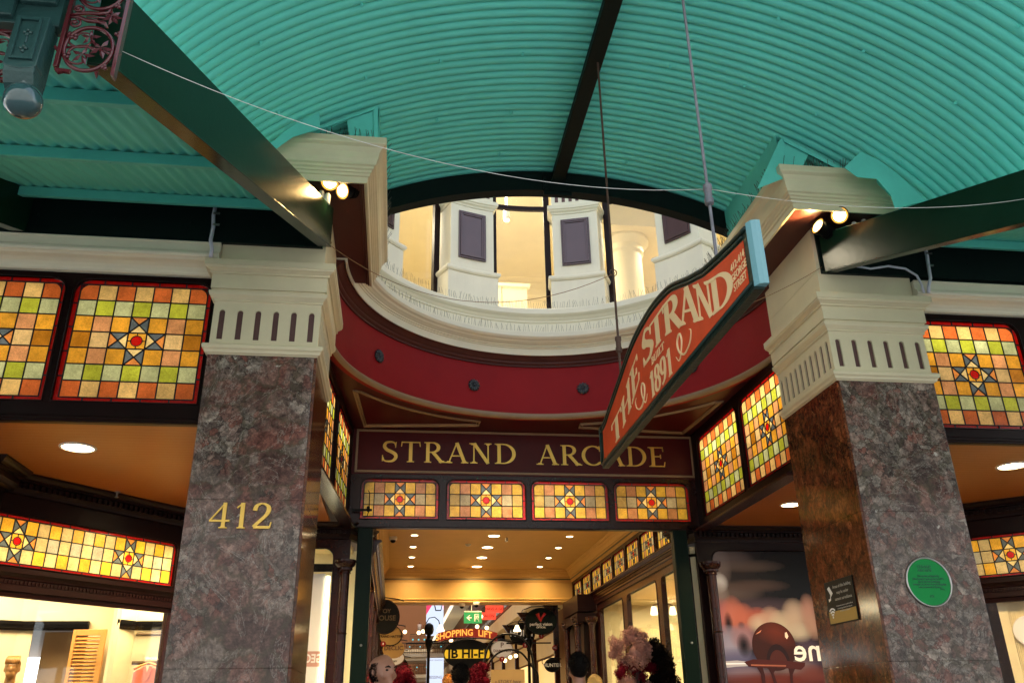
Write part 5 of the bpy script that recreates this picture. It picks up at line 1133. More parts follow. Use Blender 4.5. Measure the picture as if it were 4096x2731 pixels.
def corridor_front(loc, rz, L, wins, label, zb=.95, wood='mahogany'):
    t = thing('corridor_shopfront', label, 'shopfront', loc, rz, 'shopfronts lining the corridor')
    wood_frame(t, 0, L, zb-.15, 3.569, [(a, b_, zb, 3.46) for a, b_ in wins], wood, r=.11)
    b = MB(); b.box(0, L, -.01, .07, FZ, zb-.151); b.build('stall_riser', wood, t)
    b = MB(); b.sweep(CP2, [(0, 0), (L, 0)], True, 1); b.build('cornice', wood, t)
    b = MB(); dentils(b, 0, L, 3.712, y0=-.051, d=.02, w=.02, gap=.02, h=.045); b.build('dentil_course', wood, t)
    for a, b_ in wins:
        g_ = MB(); g_.box(a, b_, .03, .036, zb, 3.46); g_.build('shop_window', 'glass', t)
    return t
cfr = corridor_front((3.93, 17.0, 0), -pi/2, 5.55, [(.25, 2.0), (2.32, 4.08), (4.36, 5.45)], 'chocolate shop front on the right side of the corridor')
cfl = corridor_front((-.36, 11.6, 0), pi/2, 7.7, [(.12, 2.2), (2.6, 4.6), (5.0, 7.3)], 'shop front on the left side of the corridor')
# chocolate shop interior
cs = thing('chocolate_shop', 'warm lit chocolate shop interior seen through the right corridor windows', 'shop')
b = MB(); b.box(6.4, 6.45, 11.5, 17, FZ, 3.7); b.box(4.0, 6.4, 16.95, 17, FZ, 3.7); b.box(4.0, 6.4, 11.45, 11.5, FZ, 3.7); b.build('wall', 'shopwall', cs)
b = MB(); b.box(4.0, 6.45, 11.45, 17, 3.56, 3.60); b.build('ceiling', 'shopwall', cs)
b = MB()
for y in (12.0, 12.9, 13.8, 14.7, 15.6, 16.4): b.box(6.1, 6.4, y, y+.03, .9, 3.1)
for z in (1.3, 1.75, 2.2, 2.65, 3.08): b.box(6.1, 6.4, 12.0, 16.43, z, z+.025)
b.build('shelving', 'mahogany', cs)
rr_ = random.Random(5)
for z in (1.33, 1.78, 2.23, 2.68):
    for y in [12.1+.17*k for k in range(25)]:
        if rr_.random() < .75:
            h = rr_.uniform(.12, .3)
            b = MB(); b.box(6.15, 6.28, y, y+.09, z, z+h); b.box(6.14, 6.149, y+.02, y+.07, z+h*.3, z+h*.7); b.build('packet', rr_.choice(['white_enamel', 'mahogany', 'gold', 'lace']), cs)
b = MB(); b.box(4.35, 4.40, 12.3, 12.5, 2.0, 3.3); b.box(4.35, 4.40, 13.0, 13.2, 2.0, 3.3); b.box(4.35, 4.40, 12.3, 13.2, 3.3, 3.4); b.build('display_frame', 'mahogany_dark', cs)
lamp('shop_lamp', 'AREA', (5.2, 13.0, 3.5), 22.5, (1, .80, .42), 1); lamp('shop_lamp', 'AREA', (5.2, 15.6, 3.5), 22.5, (1, .80, .42), 1)
t = thing('shop_disc_sign', 'round cream shop sign in the window right of the right green post', 'sign', (4.15, 11.95, 2.83))
b = MB(); b.lathe([(.001,-.01),(.24,-.01),(.25,0),(.24,.01)], n=40, axis='y'); b.build('disc', 'strip_soft' if 'strip_soft' in M else 'white_enamel', t, smooth=True, auto=30)
put_text("HAIGH'S", .135, 'mahogany_dark', t, (.0, -.014, .045), depth=.002, bold=.001); put_text('CHOCOLATES', .072, 'mahogany_dark', t, (0, -.014, -.06), depth=.002, bold=.001)
def chandelier(px, py, Y, label, n=3):
    p = P(px, py, Y); t = thing('chandelier', label, 'lamp', (p.x, p.y, p.z), 0, 'lit lamps inside the chocolate shop')
    b = MB(); b.tube([(0,0,0),(0,0,max(.3, 3.55-p.z))], .012, 6); b.tube([(-.16,0,.12),(0,0,.16),(.16,0,.12)], .01, 6); b.build('stem', 'bronze', t)
    for k in range(n):
        q = MB(); x = -.15+.3*k/(n-1) if n > 1 else 0; q.lathe([(.035,.10),(.055,.0),(.05,-.02),(.001,-.02)], (x, 0, 0), 12); q.build('lamp_shade', 'globe', t, smooth=True)
for i, (px, py, Y) in enumerate(((1722, 1415, 14.0), (1722, 1450, 14.2), (1730, 1500, 14.4), (1712, 1526, 14.8))): pass
chandelier(1524, 1408, 13.2, 'lit shade pair near the corridor window above the bouquet', 2)
chandelier(1618, 1415, 13.6, 'lit cluster lamp between the right green post and column, upper one', 3)
chandelier(1618, 1455, 13.9, 'lit cluster lamp between the right green post and column, middle one', 3)
chandelier(1622, 1508, 14.2, 'lit cluster lamp between the right green post and column, lowest one', 3)
# left corridor interior
b = MB(); b.box(-2.6, -2.55, 12.0, 19.3, FZ, 3.7); b.box(-2.6, -.45, 11.96, 12.0, FZ, 3.7); b.box(-2.6, -.42, 12.0, 19.3, 3.5, 3.54)
tag(b.build('display_room', 'shopwall'), 'bright cream display room behind the left corridor windows', 'room'); lamp('shop_lamp', 'AREA', (-1.4, 13.4, 3.45), 41.2, (1, .84, .5), 1); lamp('shop_lamp', 'AREA', (-1.4, 16.4, 3.45), 33.8, (1, .84, .5), 1)
# dark corner porch at far right of the corridor
pr_ = thing('corner_porch', 'dark mahogany porch with turned columns at the far end of the right shopfront', 'porch')
b = MB(); b.box(3.55, 3.93, 17.05, 18.6, 3.46, 3.78); b.sweep([(-.02,3.42),(.12,3.42),(.10,3.36),(.06,3.33),(.05,3.28),(.0,3.25),(-.02,3.25)], [(3.93,18.6),(3.55,18.6),(3.55,17.05),(3.93,17.05)], True, -1); b.box(3.7, 4.4, 17.3, 19.3, FZ, 3.45); b.build('entablature', 'mahogany_dark', pr_)
turned_column(3.58, 17.3, 3.36, .06, 'turned mahogany column of the far porch, nearest the shop windows', grp='turned columns of the far porch')
turned_column(3.58, 18.4, 3.36, .06, 'turned mahogany column of the far porch, furthest back', grp='turned columns of the far porch')
turned_column(3.72, 16.6, 3.30, .055, 'turned mahogany column at the far edge of the corridor shop window', grp='turned columns of the far porch')
# ------------------------------------------------------------------ atrium beyond the corridor
def W3(px, py, Y): p = P(px, py, Y); return (p.x, p.y, p.z)
def oval_sign(px, py, w, h, Y, m, label, texts=(), edge='black', bracket=True, tex_m='mahogany_dark', rz=0):
    c = P(px, py, Y); k = P(px+1, py, Y).x-P(px, py, Y).x; kz = P(px, py, Y).z-P(px, py+1, Y).z; rx, rz_ = w*k/2, h*kz/2
    t = thing('hanging_shop_sign', label, 'sign', (c.x, c.y, c.z), rz, 'hanging shop signs along the arcade')
    b = MB(); n = 40; b.prism([(rx*cos(2*pi*i/n), rz_*sin(2*pi*i/n)) for i in range(n)], -.02, .02); b.build('sign_plate', m, t)
    b = MB(); b.tube([(rx*cos(2*pi*i/n), -.022, rz_*sin(2*pi*i/n)) for i in range(n)], .012, 6, closed=True); b.build('rim', edge, t, smooth=True)
    for tx, size, dx, dz, tm in texts: put_text(tx, size*kz*1.35, tm, t, (dx*k, -.0235, -dz*kz), depth=.002, bold=.002)
    if bracket:
        b = MB(); b.tube([(-rx*1.05, 0, rz_*.9), (-rx*.6, 0, rz_*1.12), (0, 0, rz_*1.15), (rx*.9, 0, rz_*1.05), (rx*1.3, 0, rz_*.95)], .012, 6)
        b.tube([(-rx*1.05+.05*cos(a), 0, rz_*.9+.05*sin(a)-.05) for a in [pi/2+2*pi*q/14 for q in range(12)]], .009, 5); b.build('bracket', 'black', t, smooth=True)
    return t
oval_sign(884, 1416, 66, 78, 18.9, 'black', 'large black hanging sign at left reading HOUSE in dark letters', (('TOY', 10, 0, -13, 'bronze'), ('HOUSE', 12, 0, 3, 'bronze')), edge='mahogany_dark')
oval_sign(897, 1459, 52, 46, 20.5, 'plaster', 'cream oval sign reading STRAND HATTERS', (('STRAND HATTERS', 5.5, 0, 2, 'mahogany_dark'),))
oval_sign(904, 1490, 48, 40, 22.5, 'plaster', 'beige oval sign reading DECLIC', (('DECLIC', 10, 0, -2, 'slot'),), edge='plaster')
oval_sign(903, 1510, 52, 36, 24.5, 'white', 'white oval sign with dark border reading TEA', (('T E A', 6, 6, -4, 'mahogany_dark'), ('SYDNEY', 4, 0, 8, 'mahogany_dark')), edge='bronze')
oval_sign(912, 1528, 48, 40, 26.5, 'black', 'black oval sign low at left behind the white ones', ())
oval_sign(1073, 1501, 106, 66, 20.8, 'black', 'big black and yellow oval sign reading JB HI-FI', ())
_t = [o for o in col.objects if o.get('label', '').startswith('big black and yellow')][0]
b = MB(); k = P(1074, 1501, 20.8).x-P(1073, 1501, 20.8).x; b.prism([(-51*k, 9.5*k), (51*k, 9.5*k), (52.5*k, 0), (51*k, -9.5*k), (-51*k, -9.5*k), (-52.5*k, 0)], -.026, -.021)
b.build('yellow_band', mat('yellow_enamel', (.85, .60, .01), .4, emit=(1, .62, .02), es=.08), _t); put_text('JB HI-FI', .27, 'black', _t, (0, -.031, 0), depth=.003, bold=.008, xs=1.08)
oval_sign(1199, 1455, 58, 50, 23, 'black', 'black oval sign reading HUNT beside the green oval one', (('HUNT', 16, 0, -1, 'white'),))
oval_sign(1242, 1426, 72, 60, 19.95, 'green_black', 'dark oval sign with a red V reading perfect vision optical', (('perfect vision', 7.5, 0, 7, 'white'), ('OPTICAL', 4.2, 0, 14, 'white')))
_t = [o for o in col.objects if 'reading perfect vision' in o.get('label', '')][0]
b = MB(); k = P(1074, 1426, 19.95).x-P(1073, 1426, 19.95).x; b.tube([(-8*k, -.03, 17*k), (-5*k, -.03, 10*k), (0, -.03, 0), (3*k, -.03, 9*k), (10*k, -.03, 17*k)], [.045, .035, .03, .022, .035], 8); b.build('red_v_mark', mat('red_enamel', (.6, .02, .02), .4), _t, smooth=True)
oval_sign(1153, 1490, 50, 40, 24, 'white', 'white oval sign reading Diamonds right of the lift sign', (('P', 12, 0, -9, 'slot'), ('DIAMONDS', 6, 0, 4, 'slot')), edge='steel')
oval_sign(1268, 1527, 34, 30, 20.6, 'black', 'small round black sign reading HUNTER', (('HUNTER', 8.5, 0, 0, 'white'),))
for i, (px, py, lb) in enumerate(((880, 1478, '8'), (1243, 1460, '3'), (1153, 1513, '7'), (1206, 1481, '5'), (1274, 1487, '1C'))):
    oval_sign(px, py, 10, 10, 19.9+i*.3, 'crimson', 'tiny red shop number disc '+lb, ((lb, 5, 0, 0, 'white'),), bracket=False, edge='crimson')
# shopping lift sign and lamp posts
t = thing('lift_sign', 'red arched banner sign reading SHOPPING LIFT', 'sign', W3(1074, 1455, 21.5)); k = P(1075, 1455, 21.5).x-P(1074, 1455, 21.5).x
def archy(x): return 10*k*(1-(x/(68*k))**2)
n = 24; lo = [(-68*k+136*k*i/n, archy(-68*k+136*k*i/n)-17*k) for i in range(n+1)]; hi = [(x, archy(x)+2*k) for x, _ in lo]
b = MB(); b.prism(lo+hi[::-1], -.02, .02); b.build('sign_plate', mat('red_emissive_enamel', (.35, .03, .015), .4, emit=(.5, .03, .012), es=.08), t)  # weak emission added to brighten the plate
lm = mat('amber_lettering', (.9, .45, .08), .4, emit=(1, .42, .06), es=.3)
for tx, dx in (('SHOPPING', -30*k), ('LIFT', 40*k)):
    me = text_mesh(tx, .205, .003, 'CENTER', .004); me.materials.append(lm)
    for v in me.vertices: v.co.x *= .92; v.co.y += archy(v.co.x+dx)-7.5*k
    o = bpy.data.objects.new('lettering', me); col.objects.link(o); o.parent = t; o.location = (dx, -.024, 0); o.rotation_euler = (pi/2, 0, 0)
def lamp_post(px, side, label):
    c = P(px, 1460, 21.6); t = thing('lamp_post', label, 'lamp', (c.x, c.y, FZ), 0, 'iron lamp posts carrying the lift sign'); H = c.z-FZ
    b = MB(); b.lathe([(.12, 0), (.12, .1), (.06, .2), (.045, .5), (.035, H-.35), (.05, H-.34), (.05, H-.3), (.09, H-.18), (.09, H-.08), (.05, H-.05), (.05, H+.02), (.10, H+.06), (.12, H+.15), (.10, H+.25), (.04, H+.30), (.001, H+.31)], n=16); b.tube([(-.55, 0, H-.16), (.55, 0, H-.16)], .018, 6); b.build('post', 'black', t, smooth=True, auto=40)
    b = MB(); s_ = side; b.tube([(-.08*s_, 0, H+.28), (0, 0, H+.42), (.13*s_, 0, H+.44), (.23*s_, 0, H+.36), (.26*s_, 0, H+.26)], .011, 6); b.build('arm', 'black', t)
    b = MB(); b.lathe([(.02,.09),(.04,.08),(.06,.02),(.10,-.05),(.085,-.06),(.001,-.06)], (.28*s_, 0, H+.17), 14); b.build('lamp_shade', 'globe', t, smooth=True)
lamp_post(985, 1, 'iron lamp post left of the lift sign'); lamp_post(1214, -1, 'iron lamp post right of the lift sign')
b = MB(); b.tube([W3(985, 1474, 21.6), W3(1030, 1466, 21.6), W3(1074, 1463, 21.6), W3(1120, 1466, 21.6), W3(1214, 1477, 21.6)], .018, 6); tag(b.build('sign_bar', 'black', smooth=True), 'black arched bar joining the two iron lamp posts', 'bar')
t = thing('exit_sign', 'green exit sign with white arrow and running figure hung from the beam', 'sign', W3(1086, 1418, 19.2)); k = P(1087, 1418, 19.2).x-P(1086, 1418, 19.2).x
b = MB(); b.box(-20.5*k, 20.5*k, -.03, .03, -12*k, 12*k); b.build('sign_box', mat('exit_green', (.01, .22, .08), .4, emit=(.01, .25, .08), es=.12), t); b = MB(); b.box(-20.5*k, 20.5*k, -.035, .035, 12.2*k, 15*k); b.tube([(-3*k,0,15*k),(-3*k,0,28*k)], .01, 6); b.build('top_case', 'white_enamel', t)
b = MB(); b.prism([(-15*k,0),(-8*k,6*k),(-6*k,6*k),(-10*k,1.3*k),(-3*k,1.3*k),(-3*k,-1.3*k),(-10*k,-1.3*k),(-6*k,-6*k),(-8*k,-6*k)], -.034, -.0305); b.box(3*k, 4*k, -.034, -.0305, -8*k, 8*k); b.box(4*k, 13*k, -.034, -.0305, 7*k, 8*k); b.box(12.6*k, 13.6*k, -.034, -.0305, -8*k, 6.9*k); b.box(4.2*k, 5.5*k, -.033, -.0305, -8*k, 6.9*k); b.build('arrow', 'white', t)
b = MB(); b.ball((9.5*k, -.034, 4.6*k), 1.2*k, 8, sc=(1, .2, 1)); 
for q in ([(9,3.3),(8,.2)], [(8.8,2.8),(6.4,1.5),(5.4,2.6)], [(9,2.8),(11.2,1.6),(12,.2)], [(8,.2),(10.2,-1.8),(9.8,-4.6)], [(8,.2),(6.6,-2.6),(4.4,-3.6)]): b.tube([(x*k, -.034, z*k) for x, z in q], .75*k, 5)
b.build('running_figure', 'white', t)
# banners
def vbanner(px0, px1, py0, py1, Y, label, m='banner_lit', extra=None):
    a = P(px0, py0, Y); c = P(px1, py1, Y); t = thing('hanging_banner', label, 'banner', (a.x, Y, 0), 0, 'tall white banners in the atrium')
    b = MB(); w = c.x-a.x; b.box(0, w, 0, .03, c.z, a.z); b.build('cloth', m, t)
    if extra: extra(t, w, a.z, c.z)
def pinkx(t, w, zt, zb):
    b = MB(); b.prism([(0, zt), (w*.52, zt), (0, zt-(zt-zb)*.42)], -.006, -.001); b.build('pink_print', mat('pink_print', (.5, .03, .09), .5, emit=(.6, .03, .10), es=.35), t)
    b = MB(); b.prism([(w, zt), (w*.8, zt), (w, zt-(zt-zb)*.3)], -.006, -.001); b.build('pale_pink_print', mat('pale_pink_print', (.6, .3, .4), .5, emit=(.7, .35, .45), es=.5), t)
vbanner(980, 1018, 1376, 1459, 58, 'upper white and pink banner hanging in the atrium', extra=pinkx)
def messx(t, w, zt, zb): put_text('MESSING', w*.22, 'slot', t, (w*.5, -.01, zt-(zt-zb)*.5), depth=.004); put_text('SHOP G18', w*.1, 'slot', t, (w*.5, -.01, zt-(zt-zb)*.86), depth=.004); put_text('LUXURY DIAMOND', w*.1, 'slot', t, (w*.5, -.01, zt-(zt-zb)*.06), depth=.004)
vbanner(980, 1018, 1510, 1600, 44, 'lower white banner reading MESSING', extra=messx)
vbanner(848, 853, 1385, 1600, 50, 'narrow strip of white banner just right of the left green post')
# bridges and galleries
def balustrade(b, ax, bx, Y, z, h=1.1, n=60, scroll=True):
    b.box(ax, bx, Y-.04, Y+.04, z+h-.06, z+h); b.box(ax, bx, Y-.03, Y+.03, z+.08, z+.12); b.box(ax, bx, Y-.02, Y+.02, z+h-.28, z+h-.25)
    for i in range(n+1):
        x = ax+(bx-ax)*i/n; b.box(x-.012, x+.012, Y-.012, Y+.012, z, z+h-.06)
    m_ = max(1, n//6)
    for i in range(m_):
        x = ax+(bx-ax)*(i+.5)/m_; b.tube([(x+.22*cos(q), Y-.03, z+.5+.24*sin(q)) for q in [2*pi*j/14 for j in range(14)]], .018, 4, closed=True)
def bridge(px0, px1, prail, pfloor, Y, label, deck=.55):
    a = P(px0, prail, Y); c = P(px1, pfloor, Y); h = a.z-c.z; t = thing('gallery_bridge', label, 'bridge', (0, 0, 0), 0, 'gallery bridges across the atrium')
    b = MB(); balustrade(b, a.x, c.x, Y, c.z, h, n=54); b.build('railing', 'bronze', t)
    b = MB(); b.box(a.x-1, c.x+1, Y, Y+2.5, c.z-deck*h, c.z-.001); b.box(a.x-1, c.x+1, Y-.12, Y-.001, c.z-deck*h*.5, c.z-.001); b.build('deck', 'cream_grey', t)
    b = MB(); 
    for i in range(9):
        x = a.x+(c.x-a.x)*(i+.5)/9; b.ball((x, Y-.05, c.z+h*.62), h*.06, 8)
    b.build('turquoise_boss', mat('turquoise_glass', (.1, .45, .5), .2, emit=(.1,.5,.55), es=.3), t)
    return a, c
bridge(942, 1060, 1455, 1489, 88, 'highest and farthest gallery bridge with people behind its railing', .35)
bridge(905, 1120, 1475, 1499, 60, 'middle gallery bridge with scrolled iron railing', .6)
bridge(925, 1120, 1522, 1546, 70, 'lowest gallery bridge with scrolled iron railing', .6)
g_ = thing('atrium_walls', 'tall galleried atrium walls with cornices far behind the corridor', 'wall')
b = MB(); xl = P(905, 1450, 60).x; xr_ = P(1165, 1450, 60).x
b.box(-9, -.6, 95, 95.4, FZ, 20); b.box(-.6, 12, 95, 95.4, FZ, 20); b.box(-1.6, -1.2, 19.9, 95, FZ, 20); b.build('end_wall', mat('orange_brown_wall', (.50, .24, .10), .6), g_)
b = MB()
for z in (4.3, 8.0): b.box(-1.2, -.2, 19.95, 95, z, z+.45); b.box(3.6, 4.6, 19.95, 95, z, z+.45)
b.build('gallery_deck', 'cream_grey', g_)
b = MB(); b.box(4.6, 5.0, 19.95, 95, FZ, 20); b.build('side_wall', mat('brown_timber_wall', (.12, .055, .025), .5), g_)
b = MB()
for xx in (-.22, 3.62):
    for z in (4.75, 8.45):
        b.box(xx-.03, xx+.03, 19.95, 95, z+1.0, z+1.06); b.box(xx-.02, xx+.02, 19.95, 95, z+.05, z+.09)
        y = 20.0
        while y < 94: b.box(xx-.01, xx+.01, y, y+.02, z, z+1.0); y += .28 if y < 50 else .6
b.build('gallery_railing', 'bronze', g_)
for i in range(9):
    y = 21.5+i*3.6
    b = MB(); b.box(3.86, 3.98, y, y+.14, FZ, 4.3); b.prism([(3.98, 4.3), (3.45, 4.3), (3.86, 3.75)], y, y+.14); b.build('pier', 'mahogany', g_)
    b = MB(); b.box(3.9, 3.96, y+.2, y+3.4, 3.55, 3.75); b.box(3.95, 3.99, y+.2, y+3.4, 3.0, 3.5); b.build('shop_lintel', 'cream', g_)
    b = MB(); b.box(3.985, 4.0, y+.25, y+3.35, .8, 2.95); b.build('lit_window', mat('shop_glow', (.5,.35,.15), .3, emit=(1, .62, .22), es=.32 if i % 2 else .2), g_)
    b = MB(); b.box(-.52, -.42, y, y+.14, FZ, 4.3); b.build('pier', 'mahogany', g_)
    b = MB(); b.box(-.56, -.54, y+.25, y+3.35, .8, 3.3); b.build('lit_window', mat('shop_glow', (.5,.35,.15), .3, emit=(1, .62, .22), es=.3), g_)
for i, (px, py, Y) in enumerate(((962,1452,60),(972,1449,60),(1000,1451,60),(1118,1441,24),(1105,1415,30),(1036,1470,62),(1160,1516,24),(1172,1508,24),(1185,1505,25),(930,1380+70,40),(900,1425,30),(903,1447,34),(1096,1438,27))):
    c = P(px, py, Y); s_ = Y*.0022; t = thing('globe_light', 'small glowing globe light %s' % ('over the middle bridge' if Y > 55 else 'among the signs'), 'lamp', tuple(c), 0, 'small globe lights in the atrium')
    b = MB(); b.ball((0,0,0), s_, 12); b.build('globe', 'globe', t, smooth=True); b = MB(); b.lathe([(s_*.5, s_*.85), (s_*.5, s_*1.3), (s_*.1, s_*1.4), (s_*.1, s_*3)], n=8); b.build('fitting', 'black', t)
for (px, py, w, h, Y, tx, lb) in ((1136, 1398, 42, 16, 30, 'HAVE A GO', 'upper'), (1122, 1414, 34, 16, 32, 'SALON', 'lower')):
    c = P(px, py, Y); k = P(px+1, py, Y).x-c.x; t = thing('red_sign', lb+' red square hanging sign by the right gallery', 'sign', tuple(c), 0, 'red signs by the gallery')
    b = MB(); b.box(-w*k/2, w*k/2, -.03, .03, -h*k/2, h*k/2); b.build('sign_plate', mat('orange_red_sign', (.6,.05,.02), .4, emit=(.8,.06,.03), es=.3), t); put_text(tx, 8*k, 'crimson', t, (0, -.033, 0), depth=.003)
c = P(1007, 1388, 50); t = thing('lantern', 'four sided iron lantern hanging in front of the upper banner', 'lamp', tuple(c)); k = P(1008, 1388, 50).x-c.x
b = MB()
for sx in (-1, 1):
    for sy in (-1, 1): b.tube([(11*k*sx, 11*k*sy, 10*k), (6*k*sx, 6*k*sy, -12*k)], 1.0*k, 4)
b.box(-12*k, 12*k, -12*k, 12*k, 10*k, 11.5*k); b.box(-6.5*k, 6.5*k, -6.5*k, 6.5*k, -13*k, -12*k); b.tube([(0,0,11*k),(0,0,40*k)], .8*k, 4); b.build('lantern_frame', 'black', t)
for yy, zz, ee in ((26, 10, 35), (36, 12, 70), (48, 14, 120), (64, 16, 230), (80, 17, 300)): lamp('atrium_fill', 'AREA', (1.7, yy, zz), ee, (1, .76, .48), 3)  # unseen area lights added high up to brighten the atrium
# poster stand
a = P(1128, 1537, 12.6); c = P(1206, 1600, 12.6); t = thing('notice_board', 'cream board reading a STORY here in front of the lamp post', 'sign', (a.x, a.y, 0)); b = MB(); b.box(0, c.x-a.x, 0, .03, c.z, a.z); b.build('board', 'plaster', t); b = MB(); b.box(.05, c.x-a.x-.05, .001, .029, FZ, c.z-.001); b.build('stand', 'black', t)
put_text('a STORY here', .062, 'slot', t, ((c.x-a.x)*.5, -.003, P(1128, 1565, 12.6).z), depth=.001, shear=.15)
# iron hoops
def hoop(pts, Y, label, r=.015):
    b = MB(); b.tube([W3(x, y, Y) for x, y in spl(pts, 5)], r, 8); tag(b.build('iron_hoop', 'black', smooth=True), label, 'hoop', 'iron hoops over the flower cart')
hoop([(1109,1640),(1109,1570),(1112,1520),(1124,1480),(1145,1460),(1168,1455),(1195,1462),(1215,1485),(1224,1520),(1228,1570),(1228,1640)], 13.2, 'outer iron hoop of the flower cart')
hoop([(1112,1640),(1113,1575),(1120,1530),(1140,1502),(1168,1491),(1195,1497),(1212,1515),(1222,1530),(1232,1541),(1236,1560),(1236,1640)], 13.25, 'inner iron hoop of the flower cart')
# bouquets
def bouquet(name, parts, label, Y, vase=True):
    t = thing('bouquet', label, 'flowers', tuple(P(parts[0][0], parts[0][1], Y)), 0, 'dried flower bouquets'); o0 = t.location.copy(); rnd = random.Random(int(parts[0][0]))
    for (px, py, r, m) in parts:
        c = P(px, py, Y+rnd.uniform(-.1, .1)); k = (P(px+1, py, Y)-P(px, py, Y)).length; R = r*k*1.22; b = MB(); nn = int(3200*min(1.2, (R/.16)**1.5))+300
        sub = [(Vector((rnd.gauss(0,1), rnd.gauss(0,1), rnd.gauss(0,1))).normalized()*R*.62, R*rnd.uniform(.30,.48)) for _ in range(11)]
        for _ in range(nn):
            sc_, sr_ = rnd.choice(sub); v = Vector((rnd.gauss(0,1), rnd.gauss(0,1), rnd.gauss(0,1))).normalized()
            p = sc_+v*sr_*rnd.uniform(.7, 1.08); s_ = R*rnd.uniform(.035, .075)
            a1 = v.orthogonal().normalized(); a1 = (a1*cos(rnd.uniform(0, 6.3))+v.cross(a1)*sin(rnd.uniform(0, 6.3))+v*rnd.uniform(-.6,.9)).normalized(); a2 = v.cross(a1).normalized()
            q = c-o0+p; b.add([q-a2*s_*.5, q+a1*s_-a2*s_*.7, q+a1*s_*1.5, q+a1*s_+a2*s_*.7, q+a2*s_*.5], [(0,1,2,3,4)])
        b.build('flower_head', m, t, recalc=False)
        b = MB(); b.ball(tuple(c-o0), R*.5, 12); b.build('inner_mass', m, t, smooth=True)
    b = MB(); b.tube([(0,0,-.1), (0,0,min(-.5, FZ-o0.z))], .05, 8); b.build('stem', 'mahogany_dark', t)
bouquet('b1', [(1462,1500,30,'flower_pink'),(1413,1487,22,'flower_pink'),(1450,1462,20,'flower_pink'),(1475,1475,22,'flower_pink'),(1508,1495,26,'flower_dark'),(1520,1530,34,'flower_dark'),(1535,1560,28,'flower_dark'),(1490,1530,20,'flower_red'),(1455,1530,18,'flower_red'),(1430,1520,14,'flower_pink'),(1428,1540,16,'flower_red'),(1470,1555,20,'flower_red'),(1500,1560,18,'flower_dark'),(1440,1568,22,'flower_pink'),(1490,1580,24,'flower_pink')], 'big bouquet of dusty pink, crimson and blackish blooms left of the right green post', 11.9)
bouquet('b2', [(1100,1550,24,'flower_red'),(1085,1565,20,'flower_red'),(1112,1530,13,'flower_red'),(1115,1565,18,'flower_red'),(1098,1590,30,'flower_red')], 'crimson bouquet in front of the iron hoops', 12.8)
bouquet('b3', [(922,1552,24,'flower_red'),(905,1565,18,'flower_red'),(938,1568,20,'flower_red'),(920,1590,30,'flower_red')], 'crimson bouquet just right of the bald man', 13.2)
bouquet('b4', [(860,1560,16,'flower_red'),(856,1585,22,'flower_red')], 'crimson bouquet half hidden by the left green post and bald man', 13.0)
